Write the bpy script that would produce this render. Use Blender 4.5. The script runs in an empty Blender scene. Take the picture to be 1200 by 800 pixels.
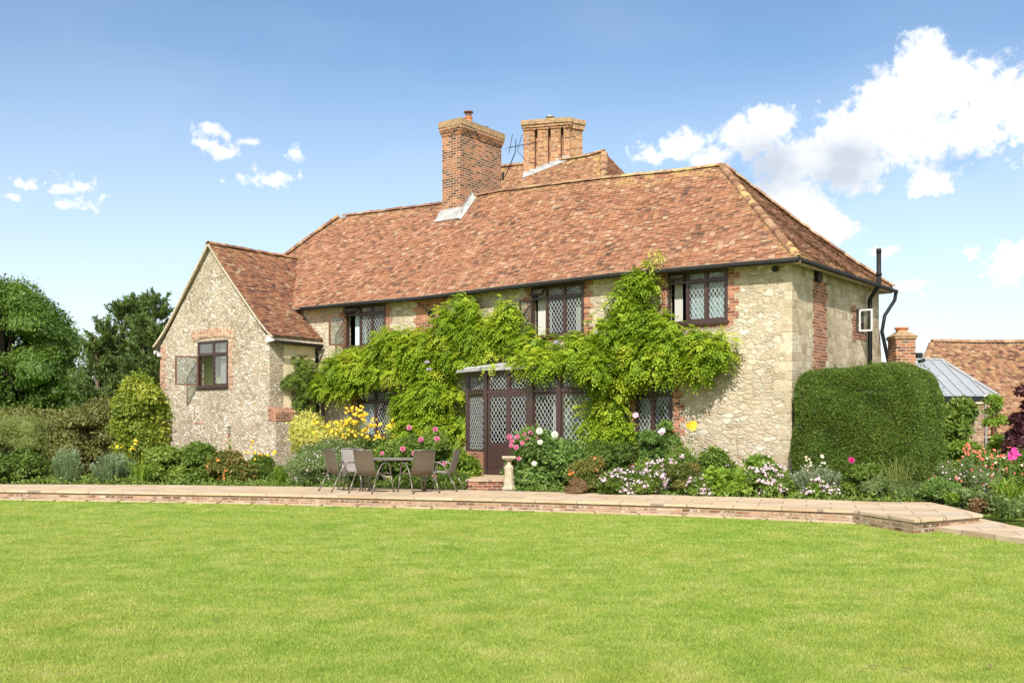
import bpy, math, random
import numpy as np
from mathutils import Vector
from mathutils.geometry import tessellate_polygon
random.seed(7); rng = np.random.default_rng(11)
PI = math.pi
SC = bpy.context.scene
COL = SC.collection

# ------------------------------------------------------------------ camera
EYE = 1.65                                  # eye height above the lawn
F = 1200.0                                  # focal length for a 1200 px wide frame
cam = bpy.data.cameras.new('camera'); co = bpy.data.objects.new('camera', cam); COL.objects.link(co)
cam.lens = 36.0; cam.sensor_width = 36.0; cam.sensor_fit = 'HORIZONTAL'; cam.shift_y = 0.0833
cam.clip_start = 0.1; cam.clip_end = 3000
co.location = (0, 0, EYE); co.rotation_euler = (PI/2, 0, 0)
SC.camera = co

# ------------------------------------------------------------------ sun, sky, exposure
SUN_DIR = Vector((-0.15, -0.98, 0.0)).normalized()          # towards the sun, on the ground
SUN_EL = math.radians(41)
sd = Vector((SUN_DIR.x*math.cos(SUN_EL), SUN_DIR.y*math.cos(SUN_EL), math.sin(SUN_EL)))
sl = bpy.data.lights.new('sun', 'SUN'); sl.energy = 2.9; sl.angle = math.radians(0.6); sl.color = (1.0, 0.95, 0.87)
so = bpy.data.objects.new('sun', sl); COL.objects.link(so)
so.rotation_euler = sd.to_track_quat('Z', 'Y').to_euler(); so.location = (0, 0, 30)
SC.view_settings.view_transform = 'Standard'; SC.view_settings.look = 'None'
SC.view_settings.gamma = 1; SC.view_settings.use_curve_mapping = False
SC.view_settings.exposure = 1.03

W = bpy.data.worlds.new('World'); SC.world = W; W.use_nodes = True
def build_world():
    nt = W.node_tree; nt.nodes.clear()
    N = lambda t, **k: _mk(nt, t, k)
    L = nt.links.new
    def m(op, a, b=None, c=None, clamp=False):
        n = nt.nodes.new('ShaderNodeMath'); n.operation = op; n.use_clamp = clamp
        for i, v in enumerate((a, b, c)):
            if v is None: continue
            if isinstance(v, (int, float)): n.inputs[i].default_value = v
            else: L(v, n.inputs[i])
        return n.outputs[0]
    sky = nt.nodes.new('ShaderNodeTexSky'); sky.sky_type = 'NISHITA'; sky.sun_disc = False
    sky.sun_elevation = SUN_EL; sky.sun_rotation = math.atan2(SUN_DIR.x, SUN_DIR.y)
    sky.air_density = 1.0; sky.dust_density = 0.7; sky.ozone_density = 2.0; sky.altitude = 50
    tc = nt.nodes.new('ShaderNodeTexCoord')
    sep = nt.nodes.new('ShaderNodeSeparateXYZ'); L(tc.outputs['Generated'], sep.inputs[0])
    az = m('ARCTAN2', sep.outputs[0], sep.outputs[1])
    el = m('ARCSINE', sep.outputs[2])
    comb = nt.nodes.new('ShaderNodeCombineXYZ'); L(az, comb.inputs[0]); L(el, comb.inputs[1])
    # fractal warp of the direction so that cloud edges billow
    ns = nt.nodes.new('ShaderNodeTexNoise'); ns.inputs['Scale'].default_value = 15; ns.inputs['Detail'].default_value = 9; ns.inputs['Roughness'].default_value = 0.62
    L(comb.outputs[0], ns.inputs['Vector'])
    n2 = nt.nodes.new('ShaderNodeTexNoise'); n2.inputs['Scale'].default_value = 34; n2.inputs['Detail'].default_value = 8; n2.inputs['Roughness'].default_value = 0.65
    L(comb.outputs[0], n2.inputs['Vector'])
    def ang(px, py):
        x, z = (px-600)/F, (500-py)/F
        return math.atan(x), math.atan2(z, math.hypot(x, 1))
    # (px, py, rx, ry, weight) of the cumulus in the picture
    lobes = [(1085,75,40,34),(1120,105,60,40),(1165,125,60,42),(1210,130,60,50),(1050,120,55,45),(1010,160,70,50),(1075,165,80,45),(905,142,34,22),(880,165,42,28),(940,190,70,36),
             (1000,200,70,34),(800,172,42,24),(765,186,22,14),(830,188,40,22),(925,232,56,34),(955,258,46,26),(975,270,30,18),(1085,215,34,20),(1140,160,60,30),(1235,185,50,26),
             (1195,300,34,22),(1180,318,26,16),(1065,338,26,9),(1035,296,22,7),(1134,298,9,7),(1012,104,16,5),(1230,50,18,8),
             (246,153,22,8),(240,168,15,5),(266,179,19,6),(297,167,8,4),(345,180,14,8),(320,208,27,10),(94,221,28,15),(25,217,14,7),(12,229,10,6),(70,240,9,4),(290,165,12,4),
             (-300,250,160,50),(1600,200,150,60),(1480,330,120,30)]
    best = None
    for (px, py, rx, ry) in lobes:
        a0, e0 = ang(px, py); wt = min(1.0, 0.62 + ry/60)
        if ry <= 16: rx, ry, wt = rx*1.4, ry*1.45, .52
        s = nt.nodes.new('ShaderNodeVectorMath'); s.operation = 'SUBTRACT'; L(comb.outputs[0], s.inputs[0]); s.inputs[1].default_value = (a0, e0, 0)
        q = nt.nodes.new('ShaderNodeVectorMath'); q.operation = 'MULTIPLY'; L(s.outputs[0], q.inputs[0]); q.inputs[1].default_value = (F/rx, F/ry, 0)
        l = nt.nodes.new('ShaderNodeVectorMath'); l.operation = 'LENGTH'; L(q.outputs[0], l.inputs[0])
        k = m('MULTIPLY', m('SUBTRACT', 1.0, l.outputs['Value']), wt)
        best = k if best is None else m('SMOOTH_MAX', best, k, 0.18)
    nz = m('MULTIPLY', m('SUBTRACT', ns.outputs['Fac'], 0.5), 1.5)
    nz2 = m('MULTIPLY', m('SUBTRACT', n2.outputs['Fac'], 0.5), 1.3)
    # behind the camera (azimuth beyond +-0.9) heavy unseen cloud, added as soft white fill light
    back = m('MULTIPLY', m('GREATER_THAN', m('ABSOLUTE', az), 1.1), 1.15)
    n4 = nt.nodes.new('ShaderNodeTexNoise'); n4.inputs['Scale'].default_value = 95; n4.inputs['Detail'].default_value = 8; n4.inputs['Roughness'].default_value = 0.6
    L(comb.outputs[0], n4.inputs['Vector'])
    nz3 = m('MULTIPLY', m('SUBTRACT', n4.outputs['Fac'], 0.5), 1.25)
    dens0 = m('ADD', m('ADD', m('ADD', 0.05, m('ADD', m('MAXIMUM', best, m('SUBTRACT', back, 0.75)), nz)), nz2), nz3)
    cr = nt.nodes.new('ShaderNodeMapRange'); cr.interpolation_type = 'SMOOTHSTEP'; L(dens0, cr.inputs['Value'])
    cr.inputs['From Min'].default_value = 0.0; cr.inputs['From Max'].default_value = 0.62
    mask = m('MULTIPLY', cr.outputs[0], m('GREATER_THAN', sep.outputs[2], -0.02))
    # thin high veil
    n3 = nt.nodes.new('ShaderNodeTexNoise'); n3.inputs['Scale'].default_value = 3.2; n3.inputs['Detail'].default_value = 6
    mp = nt.nodes.new('ShaderNodeMapping'); mp.inputs['Scale'].default_value = (1, 2.4, 1); L(comb.outputs[0], mp.inputs[0]); L(mp.outputs[0], n3.inputs['Vector'])
    veil = nt.nodes.new('ShaderNodeMapRange'); L(n3.outputs['Fac'], veil.inputs['Value']); veil.inputs['From Min'].default_value = 0.45; veil.inputs['From Max'].default_value = 0.8; veil.inputs['To Max'].default_value = 0.10
    hz = nt.nodes.new('ShaderNodeMapRange'); L(el, hz.inputs['Value']); hz.inputs['From Min'].default_value = 0.34; hz.inputs['From Max'].default_value = 0.0; hz.inputs['To Max'].default_value = 0.62
    # grey bases
    gb = None
    for (px, py, rx, ry) in [(905,195,95,42),(985,205,90,34),(1000,185,70,34),(860,200,40,24),(1120,190,50,18),(1150,60,1,1)]:
        a0, e0 = ang(px, py)
        s = nt.nodes.new('ShaderNodeVectorMath'); s.operation = 'SUBTRACT'; L(comb.outputs[0], s.inputs[0]); s.inputs[1].default_value = (a0, e0, 0)
        q = nt.nodes.new('ShaderNodeVectorMath'); q.operation = 'MULTIPLY'; L(s.outputs[0], q.inputs[0]); q.inputs[1].default_value = (F/rx, F/ry, 0)
        l = nt.nodes.new('ShaderNodeVectorMath'); l.operation = 'LENGTH'; L(q.outputs[0], l.inputs[0])
        k = m('SUBTRACT', 1.0, l.outputs['Value'])
        gb = k if gb is None else m('SMOOTH_MAX', gb, k, 0.2)
    gf = m('ADD', m('MULTIPLY', gb, 1.15), m('MULTIPLY', m('SUBTRACT', ns.outputs['Fac'], 0.5), 2.2), None, True)
    cc = nt.nodes.new('ShaderNodeMix'); cc.data_type = 'RGBA'; L(gf, cc.inputs[0])
    cc.inputs[6].default_value = (0.60, 0.605, 0.62, 1); cc.inputs[7].default_value = (0.35, 0.385, 0.44, 1)
    bg1 = nt.nodes.new('ShaderNodeBackground'); bg1.inputs[1].default_value = 0.084
    hsv = nt.nodes.new('ShaderNodeHueSaturation'); hsv.inputs['Saturation'].default_value = 1.0; L(sky.outputs[0], hsv.inputs['Color']); tn = nt.nodes.new('ShaderNodeMix'); tn.data_type = 'RGBA'; tn.blend_type = 'MULTIPLY'; tn.inputs[0].default_value = 1; L(hsv.outputs[0], tn.inputs[6]); tn.inputs[7].default_value = (.90,.975,1.0,1); L(tn.outputs[2], bg1.inputs[0])
    bg2 = nt.nodes.new('ShaderNodeBackground'); L(cc.outputs[2], bg2.inputs[0]); bg2.inputs[1].default_value = 0.95
    mx = nt.nodes.new('ShaderNodeMixShader')
    L(m('MAXIMUM', mask, m('ADD', veil.outputs[0], hz.outputs[0])), mx.inputs[0]); L(bg1.outputs[0], mx.inputs[1]); L(bg2.outputs[0], mx.inputs[2])
    out = nt.nodes.new('ShaderNodeOutputWorld'); L(mx.outputs[0], out.inputs[0])
build_world()

# ------------------------------------------------------------------ places: pixels of a 1200 x 800 view <-> metres
def G(px, py, z=0.0):                       # the point at height z seen there
    t = (z-EYE)*F/(500-py); return Vector(((px-600)/F*t, t, z))
def at(px, Y, z=0.0): return Vector(((px-600)/F*Y, Y, z))
def zat(py, Y): return (500-py)*Y/F + EYE
HC = Vector((6.26, 22.9, 0)); HX = Vector((.8035, -.5953, 0)); HN = Vector((.5953, .8035, 0))   # house corner and its two axes
HROT = math.atan2(HX.y, HX.x)
def on_front(px, py, y=0.0):                # (x, z) on a plane parallel to the front wall, house axes
    d = Vector(((px-600)/F, 1, (500-py)/F)); t = (y + HC.dot(HN))/d.dot(HN); P = d*t
    return (P-HC).dot(HX), P.z+EYE
def on_side(px, py, x=0.0):
    d = Vector(((px-600)/F, 1, (500-py)/F)); t = (x + HC.dot(HX))/d.dot(HX); P = d*t
    return (P-HC).dot(HN), P.z+EYE
def house_world(x, y, z=0.0): return HC + HX*x + HN*y + Vector((0, 0, z))

# ------------------------------------------------------------------ object helpers
def props(o, label=None, cat=None, group=None, kind=None):
    if label: o['label'] = label
    if cat: o['category'] = cat
    if group: o['group'] = group
    if kind: o['kind'] = kind
    return o
def thing(name, label, cat, loc=(0,0,0), rz=0.0, group=None):
    o = bpy.data.objects.new(name, None); COL.objects.link(o); o.empty_display_size = .2
    o.location = loc; o.rotation_euler = (0, 0, rz)
    return props(o, label, cat, group)
def copy_tree(o, parent=None):
    c = o.copy(); COL.objects.link(c); c.parent = parent
    for ch in [q for q in COL.objects if q.parent == o]: copy_tree(ch, c)
    return c

class MB:
    """collects geometry; build() links it as one mesh object"""
    def __init__(s): s.v = []; s.f = []; s.mi = []; s.r = []
    def add(s, vs, fs, mi=0, r=None):
        b = len(s.v); s.v += [tuple(p) for p in vs]
        r = random.random() if r is None else r
        for f in fs: s.f.append(tuple(b+i for i in f)); s.mi.append(mi); s.r.append(r)
    def box(s, x0, x1, y0, y1, z0, z1, mi=0, r=None):
        s.add([(x0,y0,z0),(x1,y0,z0),(x1,y1,z0),(x0,y1,z0),(x0,y0,z1),(x1,y0,z1),(x1,y1,z1),(x0,y1,z1)],
              [(0,3,2,1),(4,5,6,7),(0,1,5,4),(1,2,6,5),(2,3,7,6),(3,0,4,7)], mi, r)
    def obox(s, c, ux, uy, uz, mi=0, r=None):     # centre and three half-axis vectors
        c, ux, uy, uz = map(Vector, (c, ux, uy, uz))
        vs = [c-ux-uy-uz, c+ux-uy-uz, c+ux+uy-uz, c-ux+uy-uz, c-ux-uy+uz, c+ux-uy+uz, c+ux+uy+uz, c-ux+uy+uz]
        s.add(vs, [(0,3,2,1),(4,5,6,7),(0,1,5,4),(1,2,6,5),(2,3,7,6),(3,0,4,7)], mi, r)
    def bar(s, a, b, w, t, up=(0,0,1), mi=0):     # rectangular bar from a to b
        a, b = Vector(a), Vector(b); d = (b-a); L = d.length
        if L < 1e-6: return
        d /= L; sx = d.cross(Vector(up))
        if sx.length < 1e-3: sx = d.cross(Vector((1,0,0)))
        sx.normalize(); uz = sx.cross(d).normalized()
        s.obox((a+b)/2, sx*w/2, d*L/2, uz*t/2, mi)
    def tube(s, pts, rad, n=8, mi=0, r=None, cap=True):
        pts = [Vector(p) for p in pts]; m = len(pts)
        rad = [rad]*m if isinstance(rad, (int, float)) else list(rad)
        vs = []; prev = None
        for i, p in enumerate(pts):
            d = (pts[min(i+1, m-1)] - pts[max(i-1, 0)]).normalized()
            if prev is None:
                a = d.cross(Vector((0,0,1)));
                if a.length < 1e-2: a = d.cross(Vector((1,0,0)))
                a.normalize()
            else:
                a = prev - d*prev.dot(d); a.normalize()
            prev = a; b = d.cross(a)
            for k in range(n):
                t = 2*PI*k/n; vs.append(p + (a*math.cos(t)+b*math.sin(t))*rad[i])
        fs = [(i*n+k, i*n+(k+1)%n, (i+1)*n+(k+1)%n, (i+1)*n+k) for i in range(m-1) for k in range(n)]
        if cap: fs += [tuple(range(n-1, -1, -1)), tuple(range((m-1)*n, m*n))]
        s.add(vs, fs, mi, r)
    def lathe(s, c, prof, n=16, mi=0, fn=None):
        vs = []
        for (r, z) in prof:
            for k in range(n):
                t = 2*PI*k/n; q = r if fn is None else fn(r, z, t)
                vs.append((c[0]+q*math.cos(t), c[1]+q*math.sin(t), c[2]+z))
        m = len(prof)
        fs = [(i*n+k, i*n+(k+1)%n, (i+1)*n+(k+1)%n, (i+1)*n+k) for i in range(m-1) for k in range(n)]
        fs += [tuple(range(n-1, -1, -1)), tuple(range((m-1)*n, m*n))]
        s.add(vs, fs, mi)
    def ball(s, c, r, n=10, m=7, mi=0, rough=0.0):
        vs = []; 
        for i in range(m+1):
            p = PI*i/m
            for k in range(n):
                t = 2*PI*k/n; q = 1+random.uniform(-rough, rough)
                vs.append((c[0]+r[0]*q*math.sin(p)*math.cos(t), c[1]+r[1]*q*math.sin(p)*math.sin(t), c[2]+r[2]*q*math.cos(p)))
        s.add(vs, [(i*n+k, (i+1)*n+k, (i+1)*n+(k+1)%n, i*n+(k+1)%n) for i in range(m) for k in range(n)], mi)
    def prism(s, pts, z0, z1, mi=0, cap_mi=None):  # pts: plan outline, anticlockwise; z may be functions
        n = len(pts); vs = [(p[0], p[1], z0) for p in pts] + [(p[0], p[1], z1) for p in pts]
        tri = tessellate_polygon([[Vector((p[0], p[1], 0)) for p in pts]])
        s.add(vs, [(i, (i+1)%n, n+(i+1)%n, n+i) for i in range(n)], mi)
        s.add(vs, [tuple(n+i for i in t) for t in tri], mi if cap_mi is None else cap_mi)
    def build(s, name, mats, parent=None, origin=None, smooth=False, bevel=0):
        me = bpy.data.meshes.new(name)
        V = np.array(s.v, dtype=float)
        if origin is not None: V = V - np.array(origin)
        me.from_pydata(V.tolist(), [], s.f)
        mats = mats if isinstance(mats, (list, tuple)) else [mats]
        for q in mats: me.materials.append(q)
        me.polygons.foreach_set('material_index', s.mi)
        if smooth: me.polygons.foreach_set('use_smooth', [True]*len(s.f))
        at_ = me.attributes.new('rnd', 'FLOAT', 'FACE'); at_.data.foreach_set('value', s.r)
        uvl = me.uv_layers.new(name='uv')
        nl = len(me.loops); li = np.zeros(nl, dtype=np.int32); me.loops.foreach_get('vertex_index', li)
        nf = len(me.polygons); no = np.zeros(nf*3); me.polygons.foreach_get('normal', no); no = np.abs(no.reshape(-1, 3))
        lt = np.zeros(nf, dtype=np.int32); me.polygons.foreach_get('loop_total', lt)
        dom = np.repeat(np.argmax(no, axis=1), lt)
        co_ = V[li]; uv = np.where(dom[:, None] == 0, co_[:, [1, 2]], np.where(dom[:, None] == 1, co_[:, [0, 2]], co_[:, [0, 1]]))
        uvl.data.foreach_set('uv', uv.astype(np.float32).ravel())
        me.update()
        o = bpy.data.objects.new(name, me); COL.objects.link(o)
        if parent: o.parent = parent
        if bevel:
            b = o.modifiers.new('bevel', 'BEVEL'); b.width = bevel; b.segments = 2; b.limit_method = 'ANGLE'
        return o

def quads_mesh(name, V, mat, parent=None, rnd=None, origin=None, k=4, extra=None):
    """V: (n*k, 3) vertices, k per face; one random value per face"""
    V = np.asarray(V, dtype=np.float32).reshape(-1, 3)
    if origin is not None: V = V - np.array(origin, dtype=np.float32)
    nf = len(V)//k
    me = bpy.data.meshes.new(name); me.vertices.add(len(V)); me.vertices.foreach_set('co', V.ravel())
    me.loops.add(nf*k); me.loops.foreach_set('vertex_index', np.arange(nf*k, dtype=np.int32))
    me.polygons.add(nf); me.polygons.foreach_set('loop_start', np.arange(0, nf*k, k, dtype=np.int32))
    try: me.polygons.foreach_set('loop_total', np.full(nf, k, dtype=np.int32))
    except Exception: pass
    me.update(calc_edges=True)
    a = me.attributes.new('rnd', 'FLOAT', 'FACE')
    a.data.foreach_set('value', (rng.random(nf) if rnd is None else np.asarray(rnd)).astype(np.float32))
    if extra is not None:
        b = me.attributes.new('moss', 'FLOAT', 'FACE'); b.data.foreach_set('value', np.asarray(extra).astype(np.float32))
    me.materials.append(mat)
    o = bpy.data.objects.new(name, me); COL.objects.link(o)
    if parent: o.parent = parent
    return o

def unit(a): return a/np.maximum(np.linalg.norm(a, axis=-1, keepdims=True), 1e-9)
def rand_dir(n): return unit(rng.normal(size=(n, 3)))
def leaf_verts(P, D, Nn, L, Wd, fold=0.18):
    """kite-shaped leaves: base P, direction D, facing Nn, length L, width Wd"""
    n = len(P); D = unit(D); S = unit(np.cross(D, Nn)); Nn = unit(np.cross(S, D))
    L = np.broadcast_to(np.asarray(L, float), (n,))[:, None]; Wd = np.broadcast_to(np.asarray(Wd, float), (n,))[:, None]
    mid = P + D*L*0.45 + Nn*Wd*fold
    return np.stack([P, mid + S*Wd*.5, P + D*L, mid - S*Wd*.5], axis=1).reshape(-1, 3)

# ------------------------------------------------------------------ material helpers
def newmat(name):
    m = bpy.data.materials.new(name); m.use_nodes = True; nt = m.node_tree
    b = nt.nodes['Principled BSDF']; return m, nt, b
def setc(sock, c): sock.default_value = (c[0], c[1], c[2], 1)
def plain(name, c, rough=.6, metal=0, spec=.5, noise=0.0, nscale=20, bump=0.0):
    m, nt, b = newmat(name); setc(b.inputs['Base Color'], c); b.inputs['Roughness'].default_value = rough
    b.inputs['Metallic'].default_value = metal; b.inputs['Specular IOR Level'].default_value = spec
    if noise or bump:
        tc = nt.nodes.new('ShaderNodeTexCoord'); nz = nt.nodes.new('ShaderNodeTexNoise'); nz.inputs['Scale'].default_value = nscale; nz.inputs['Detail'].default_value = 6
        nt.links.new(tc.outputs['Object'], nz.inputs['Vector'])
        if noise:
            r = ramp(nt, nz.outputs['Fac'], [(.25, [q*(1-noise) for q in c]), (.75, [min(1, q*(1+noise)) for q in c])]); nt.links.new(r, b.inputs['Base Color'])
        if bump:
            bp = nt.nodes.new('ShaderNodeBump'); bp.inputs['Strength'].default_value = bump; bp.inputs['Distance'].default_value = .01
            nt.links.new(nz.outputs['Fac'], bp.inputs['Height']); nt.links.new(bp.outputs[0], b.inputs['Normal'])
    return m
def ramp(nt, fac, stops, interp='LINEAR'):
    r = nt.nodes.new('ShaderNodeValToRGB'); r.color_ramp.interpolation = interp
    e = r.color_ramp.elements
    while len(e) < len(stops): e.new(0.5)
    for i, (p, c) in enumerate(stops): e[i].position = p; e[i].color = (c[0], c[1], c[2], 1)
    nt.links.new(fac, r.inputs[0]); return r.outputs[0]
def mixc(nt, fac, a, b, mode='MIX'):
    n = nt.nodes.new('ShaderNodeMix'); n.data_type = 'RGBA'; n.blend_type = mode
    for s, v in ((0, fac), (6, a), (7, b)):
        if isinstance(v, (int, float)): n.inputs[s].default_value = v
        elif isinstance(v, (tuple, list)): n.inputs[s].default_value = (v[0], v[1], v[2], 1)
        else: nt.links.new(v, n.inputs[s])
    return n.outputs[2]
def mth(nt, op, a, b=None, clamp=False):
    n = nt.nodes.new('ShaderNodeMath'); n.operation = op; n.use_clamp = clamp
    for i, v in enumerate((a, b)):
        if v is None: continue
        if isinstance(v, (int, float)): n.inputs[i].default_value = v
        else: nt.links.new(v, n.inputs[i])
    return n.outputs[0]
def noise(nt, vec, scale, detail=4, rough=.55):
    n = nt.nodes.new('ShaderNodeTexNoise'); n.inputs['Scale'].default_value = scale; n.inputs['Detail'].default_value = detail; n.inputs['Roughness'].default_value = rough
    nt.links.new(vec, n.inputs['Vector']); return n
def bumpn(nt, b, h, strength, dist):
    bp = nt.nodes.new('ShaderNodeBump'); bp.inputs['Strength'].default_value = strength; bp.inputs['Distance'].default_value = dist
    nt.links.new(h, bp.inputs['Height']); nt.links.new(bp.outputs[0], b.inputs['Normal'])

def leafmat(name, dark, mid, light, trans=.35, rough=.5, accent=None):
    m, nt, b = newmat(name)
    at_ = nt.nodes.new('ShaderNodeAttribute'); at_.attribute_name = 'rnd'
    stops = [(0, dark), (.5, mid), (.92, light)]
    if accent: stops.append((1.0, accent))
    tc = nt.nodes.new('ShaderNodeTexCoord'); nz = noise(nt, tc.outputs['Object'], 1.6, 3)
    f = mth(nt, 'ADD', mth(nt, 'MULTIPLY', at_.outputs['Fac'], .75), mth(nt, 'MULTIPLY', mth(nt, 'SUBTRACT', nz.outputs['Fac'], .35), .8), True)
    c = ramp(nt, f, stops)
    nt.links.new(c, b.inputs['Base Color']); b.inputs['Roughness'].default_value = rough; b.inputs['Specular IOR Level'].default_value = .35
    t = nt.nodes.new('ShaderNodeBsdfTranslucent'); nt.links.new(mixc(nt, 1.0, c, (1.0, 1.0, .55), 'MULTIPLY'), t.inputs[0])
    mx = nt.nodes.new('ShaderNodeMixShader'); mx.inputs[0].default_value = trans
    nt.links.new(b.outputs[0], mx.inputs[1]); nt.links.new(t.outputs[0], mx.inputs[2])
    nt.links.new(mx.outputs[0], nt.nodes['Material Output'].inputs[0]); return m

def stone_mat(name, scale, zs, stones, mortar, edge=.05, bump=1.0, distort=.5, big=None, stain=True, randomness=1.0, flush=.6):
    m, nt, b = newmat(name)
    tc = nt.nodes.new('ShaderNodeTexCoord')
    nd = noise(nt, tc.outputs['Object'], 5.5, 5)
    dv = nt.nodes.new('ShaderNodeVectorMath'); dv.operation = 'MULTIPLY_ADD'
    nt.links.new(nd.outputs['Color'], dv.inputs[0]); dv.inputs[1].default_value = (distort*.15,)*3; nt.links.new(tc.outputs['Object'], dv.inputs[2])
    mp = nt.nodes.new('ShaderNodeMapping'); mp.inputs['Scale'].default_value = (1, 1, zs); nt.links.new(dv.outputs[0], mp.inputs[0])
    def vor(sc, feat):
        v = nt.nodes.new('ShaderNodeTexVoronoi'); v.feature = feat; v.inputs['Scale'].default_value = sc; v.inputs['Randomness'].default_value = randomness
        nt.links.new(mp.outputs[0], v.inputs['Vector']); return v
    v1, v2 = vor(scale, 'F1'), vor(scale, 'DISTANCE_TO_EDGE')
    sp = nt.nodes.new('ShaderNodeSeparateColor'); nt.links.new(v1.outputs['Color'], sp.inputs[0])
    dist = v2.outputs['Distance']; cell = sp.outputs[0]; hue = sp.outputs[1]
    if big:       # patches where larger blocks replace the small ones
        w1, w2 = vor(big, 'F1'), vor(big, 'DISTANCE_TO_EDGE')
        s2 = nt.nodes.new('ShaderNodeSeparateColor'); nt.links.new(w1.outputs['Color'], s2.inputs[0])
        pick = mth(nt, 'GREATER_THAN', s2.outputs[2], .45)
        def mixf(a, c):
            n = nt.nodes.new('ShaderNodeMix'); nt.links.new(pick, n.inputs[0]); nt.links.new(a, n.inputs[2]); nt.links.new(c, n.inputs[3]); return n.outputs[0]
        dist = mth(nt, 'MINIMUM', mixf(dist, mth(nt, 'MULTIPLY', w2.outputs['Distance'], 1.4)), mth(nt, 'MULTIPLY', w2.outputs['Distance'], 1.4)); cell = mixf(cell, s2.outputs[0]); hue = mixf(hue, s2.outputs[1])
    c = ramp(nt, cell, stones)
    fine = noise(nt, tc.outputs['Object'], 28, 6, .65)
    c = mixc(nt, .45, c, ramp(nt, fine.outputs['Fac'], [(.3, (.55, .52, .47)), (.7, (1, 1, 1))]), 'MULTIPLY')
    c = mixc(nt, mth(nt, 'MULTIPLY', mth(nt, 'GREATER_THAN', hue, .82), .35), c, (.50, .35, .20))
    ed_n = noise(nt, tc.outputs['Object'], 14, 4, .6); dist = mth(nt, 'ADD', dist, mth(nt, 'MULTIPLY', mth(nt, 'SUBTRACT', ed_n.outputs['Fac'], .52), edge*2.2))
    mk = nt.nodes.new('ShaderNodeMapRange'); nt.links.new(dist, mk.inputs[0]); mk.inputs[1].default_value = edge*.25; mk.inputs[2].default_value = edge; mk.inputs[3].default_value = 1; mk.inputs[4].default_value = 0
    mcol = mixc(nt, fine.outputs['Fac'], mortar, [q*.72 for q in mortar])
    c = mixc(nt, mk.outputs[0], c, mcol)
    wash = noise(nt, tc.outputs['Object'], 1.9, 5, .62)       # patches pointed flush, where the stones hardly show
    wf_ = mth(nt, 'MULTIPLY', ramp(nt, wash.outputs['Fac'], [(.44,(0,0,0)),(.62,(1,1,1))]), flush)
    c = mixc(nt, wf_, c, ramp(nt, fine.outputs['Fac'], [(.3,[q*.82 for q in mortar]),(.7,[min(1,q*1.25) for q in mortar])]))
    if stain:
        big_n = noise(nt, tc.outputs['Object'], .55, 5, .6)
        c = mixc(nt, .8, c, ramp(nt, big_n.outputs['Fac'], [(.3, (.66, .62, .56)), (.55, (1, .98, .95)), (.75, (1.0, 1, 1))]), 'MULTIPLY')
    nt.links.new(c, b.inputs['Base Color']); b.inputs['Roughness'].default_value = .92; b.inputs['Specular IOR Level'].default_value = .2
    hm = nt.nodes.new('ShaderNodeMapRange'); nt.links.new(dist, hm.inputs[0]); hm.inputs[2].default_value = edge*2.4; hm.interpolation_type = 'SMOOTHSTEP'
    h = mth(nt, 'ADD', mth(nt, 'ADD', hm.outputs[0], mth(nt, 'MULTIPLY', cell, .7)), mth(nt, 'MULTIPLY', fine.outputs['Fac'], .6))
    h = mth(nt, 'MULTIPLY', h, mth(nt, 'SUBTRACT', 1.0, mth(nt, 'MULTIPLY', wf_, .6)))
    bumpn(nt, b, h, bump, .028)
    return m

def brick_mat(name, c1, c2, mortar, w=.225, h=.075, ms=.010, dirt=(.5,.45,.4), white=0.0, soldier=False):
    m, nt, b = newmat(name)
    uv = nt.nodes.new('ShaderNodeUVMap'); uv.uv_map = 'uv'
    mp = nt.nodes.new('ShaderNodeMapping'); nt.links.new(uv.outputs[0], mp.inputs[0])
    if soldier: mp.inputs['Rotation'].default_value = (0, 0, PI/2)
    br = nt.nodes.new('ShaderNodeTexBrick'); nt.links.new(mp.outputs[0], br.inputs['Vector'])
    br.inputs['Scale'].default_value = 1; br.inputs['Brick Width'].default_value = w; br.inputs['Row Height'].default_value = h
    br.inputs['Mortar Size'].default_value = ms; br.inputs['Mortar Smooth'].default_value = .3; br.inputs['Bias'].default_value = 0
    setc(br.inputs['Color1'], (0,0,0)); setc(br.inputs['Color2'], (1,1,1)); setc(br.inputs['Mortar'], (.5,.5,.5))
    # a second colour per brick from a cell noise on the same lattice
    c = ramp(nt, br.outputs['Color'], [(0, [q*.55 for q in c1]), (.3, c1), (.65, c2), (1, [min(1,q*1.25) for q in c2])])
    tc = nt.nodes.new('ShaderNodeTexCoord'); fine = noise(nt, tc.outputs['Object'], 22, 6, .65); big = noise(nt, tc.outputs['Object'], 1.3, 4)
    c = mixc(nt, .5, c, ramp(nt, fine.outputs['Fac'], [(.3, (.45,.42,.40)), (.65, (1,1,1))]), 'MULTIPLY')
    c = mixc(nt, .7, c, ramp(nt, big.outputs['Fac'], [(.35, dirt), (.6, (1,1,1))]), 'MULTIPLY')
    if white:
        sp = noise(nt, tc.outputs['Object'], 9, 8, .7)
        c = mixc(nt, ramp(nt, sp.outputs['Fac'], [(.5, (0,0,0)), (.62, (white,)*3)]), c, (.62,.57,.48))
    c = mixc(nt, br.outputs['Fac'], c, mixc(nt, fine.outputs['Fac'], mortar, [q*.6 for q in mortar]))
    nt.links.new(c, b.inputs['Base Color']); b.inputs['Roughness'].default_value = .9; b.inputs['Specular IOR Level'].default_value = .2
    bumpn(nt, b, mth(nt, 'ADD', mth(nt, 'SUBTRACT', 1, br.outputs['Fac']), mth(nt, 'MULTIPLY', fine.outputs['Fac'], .5)), .7, .015)
    return m

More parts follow.
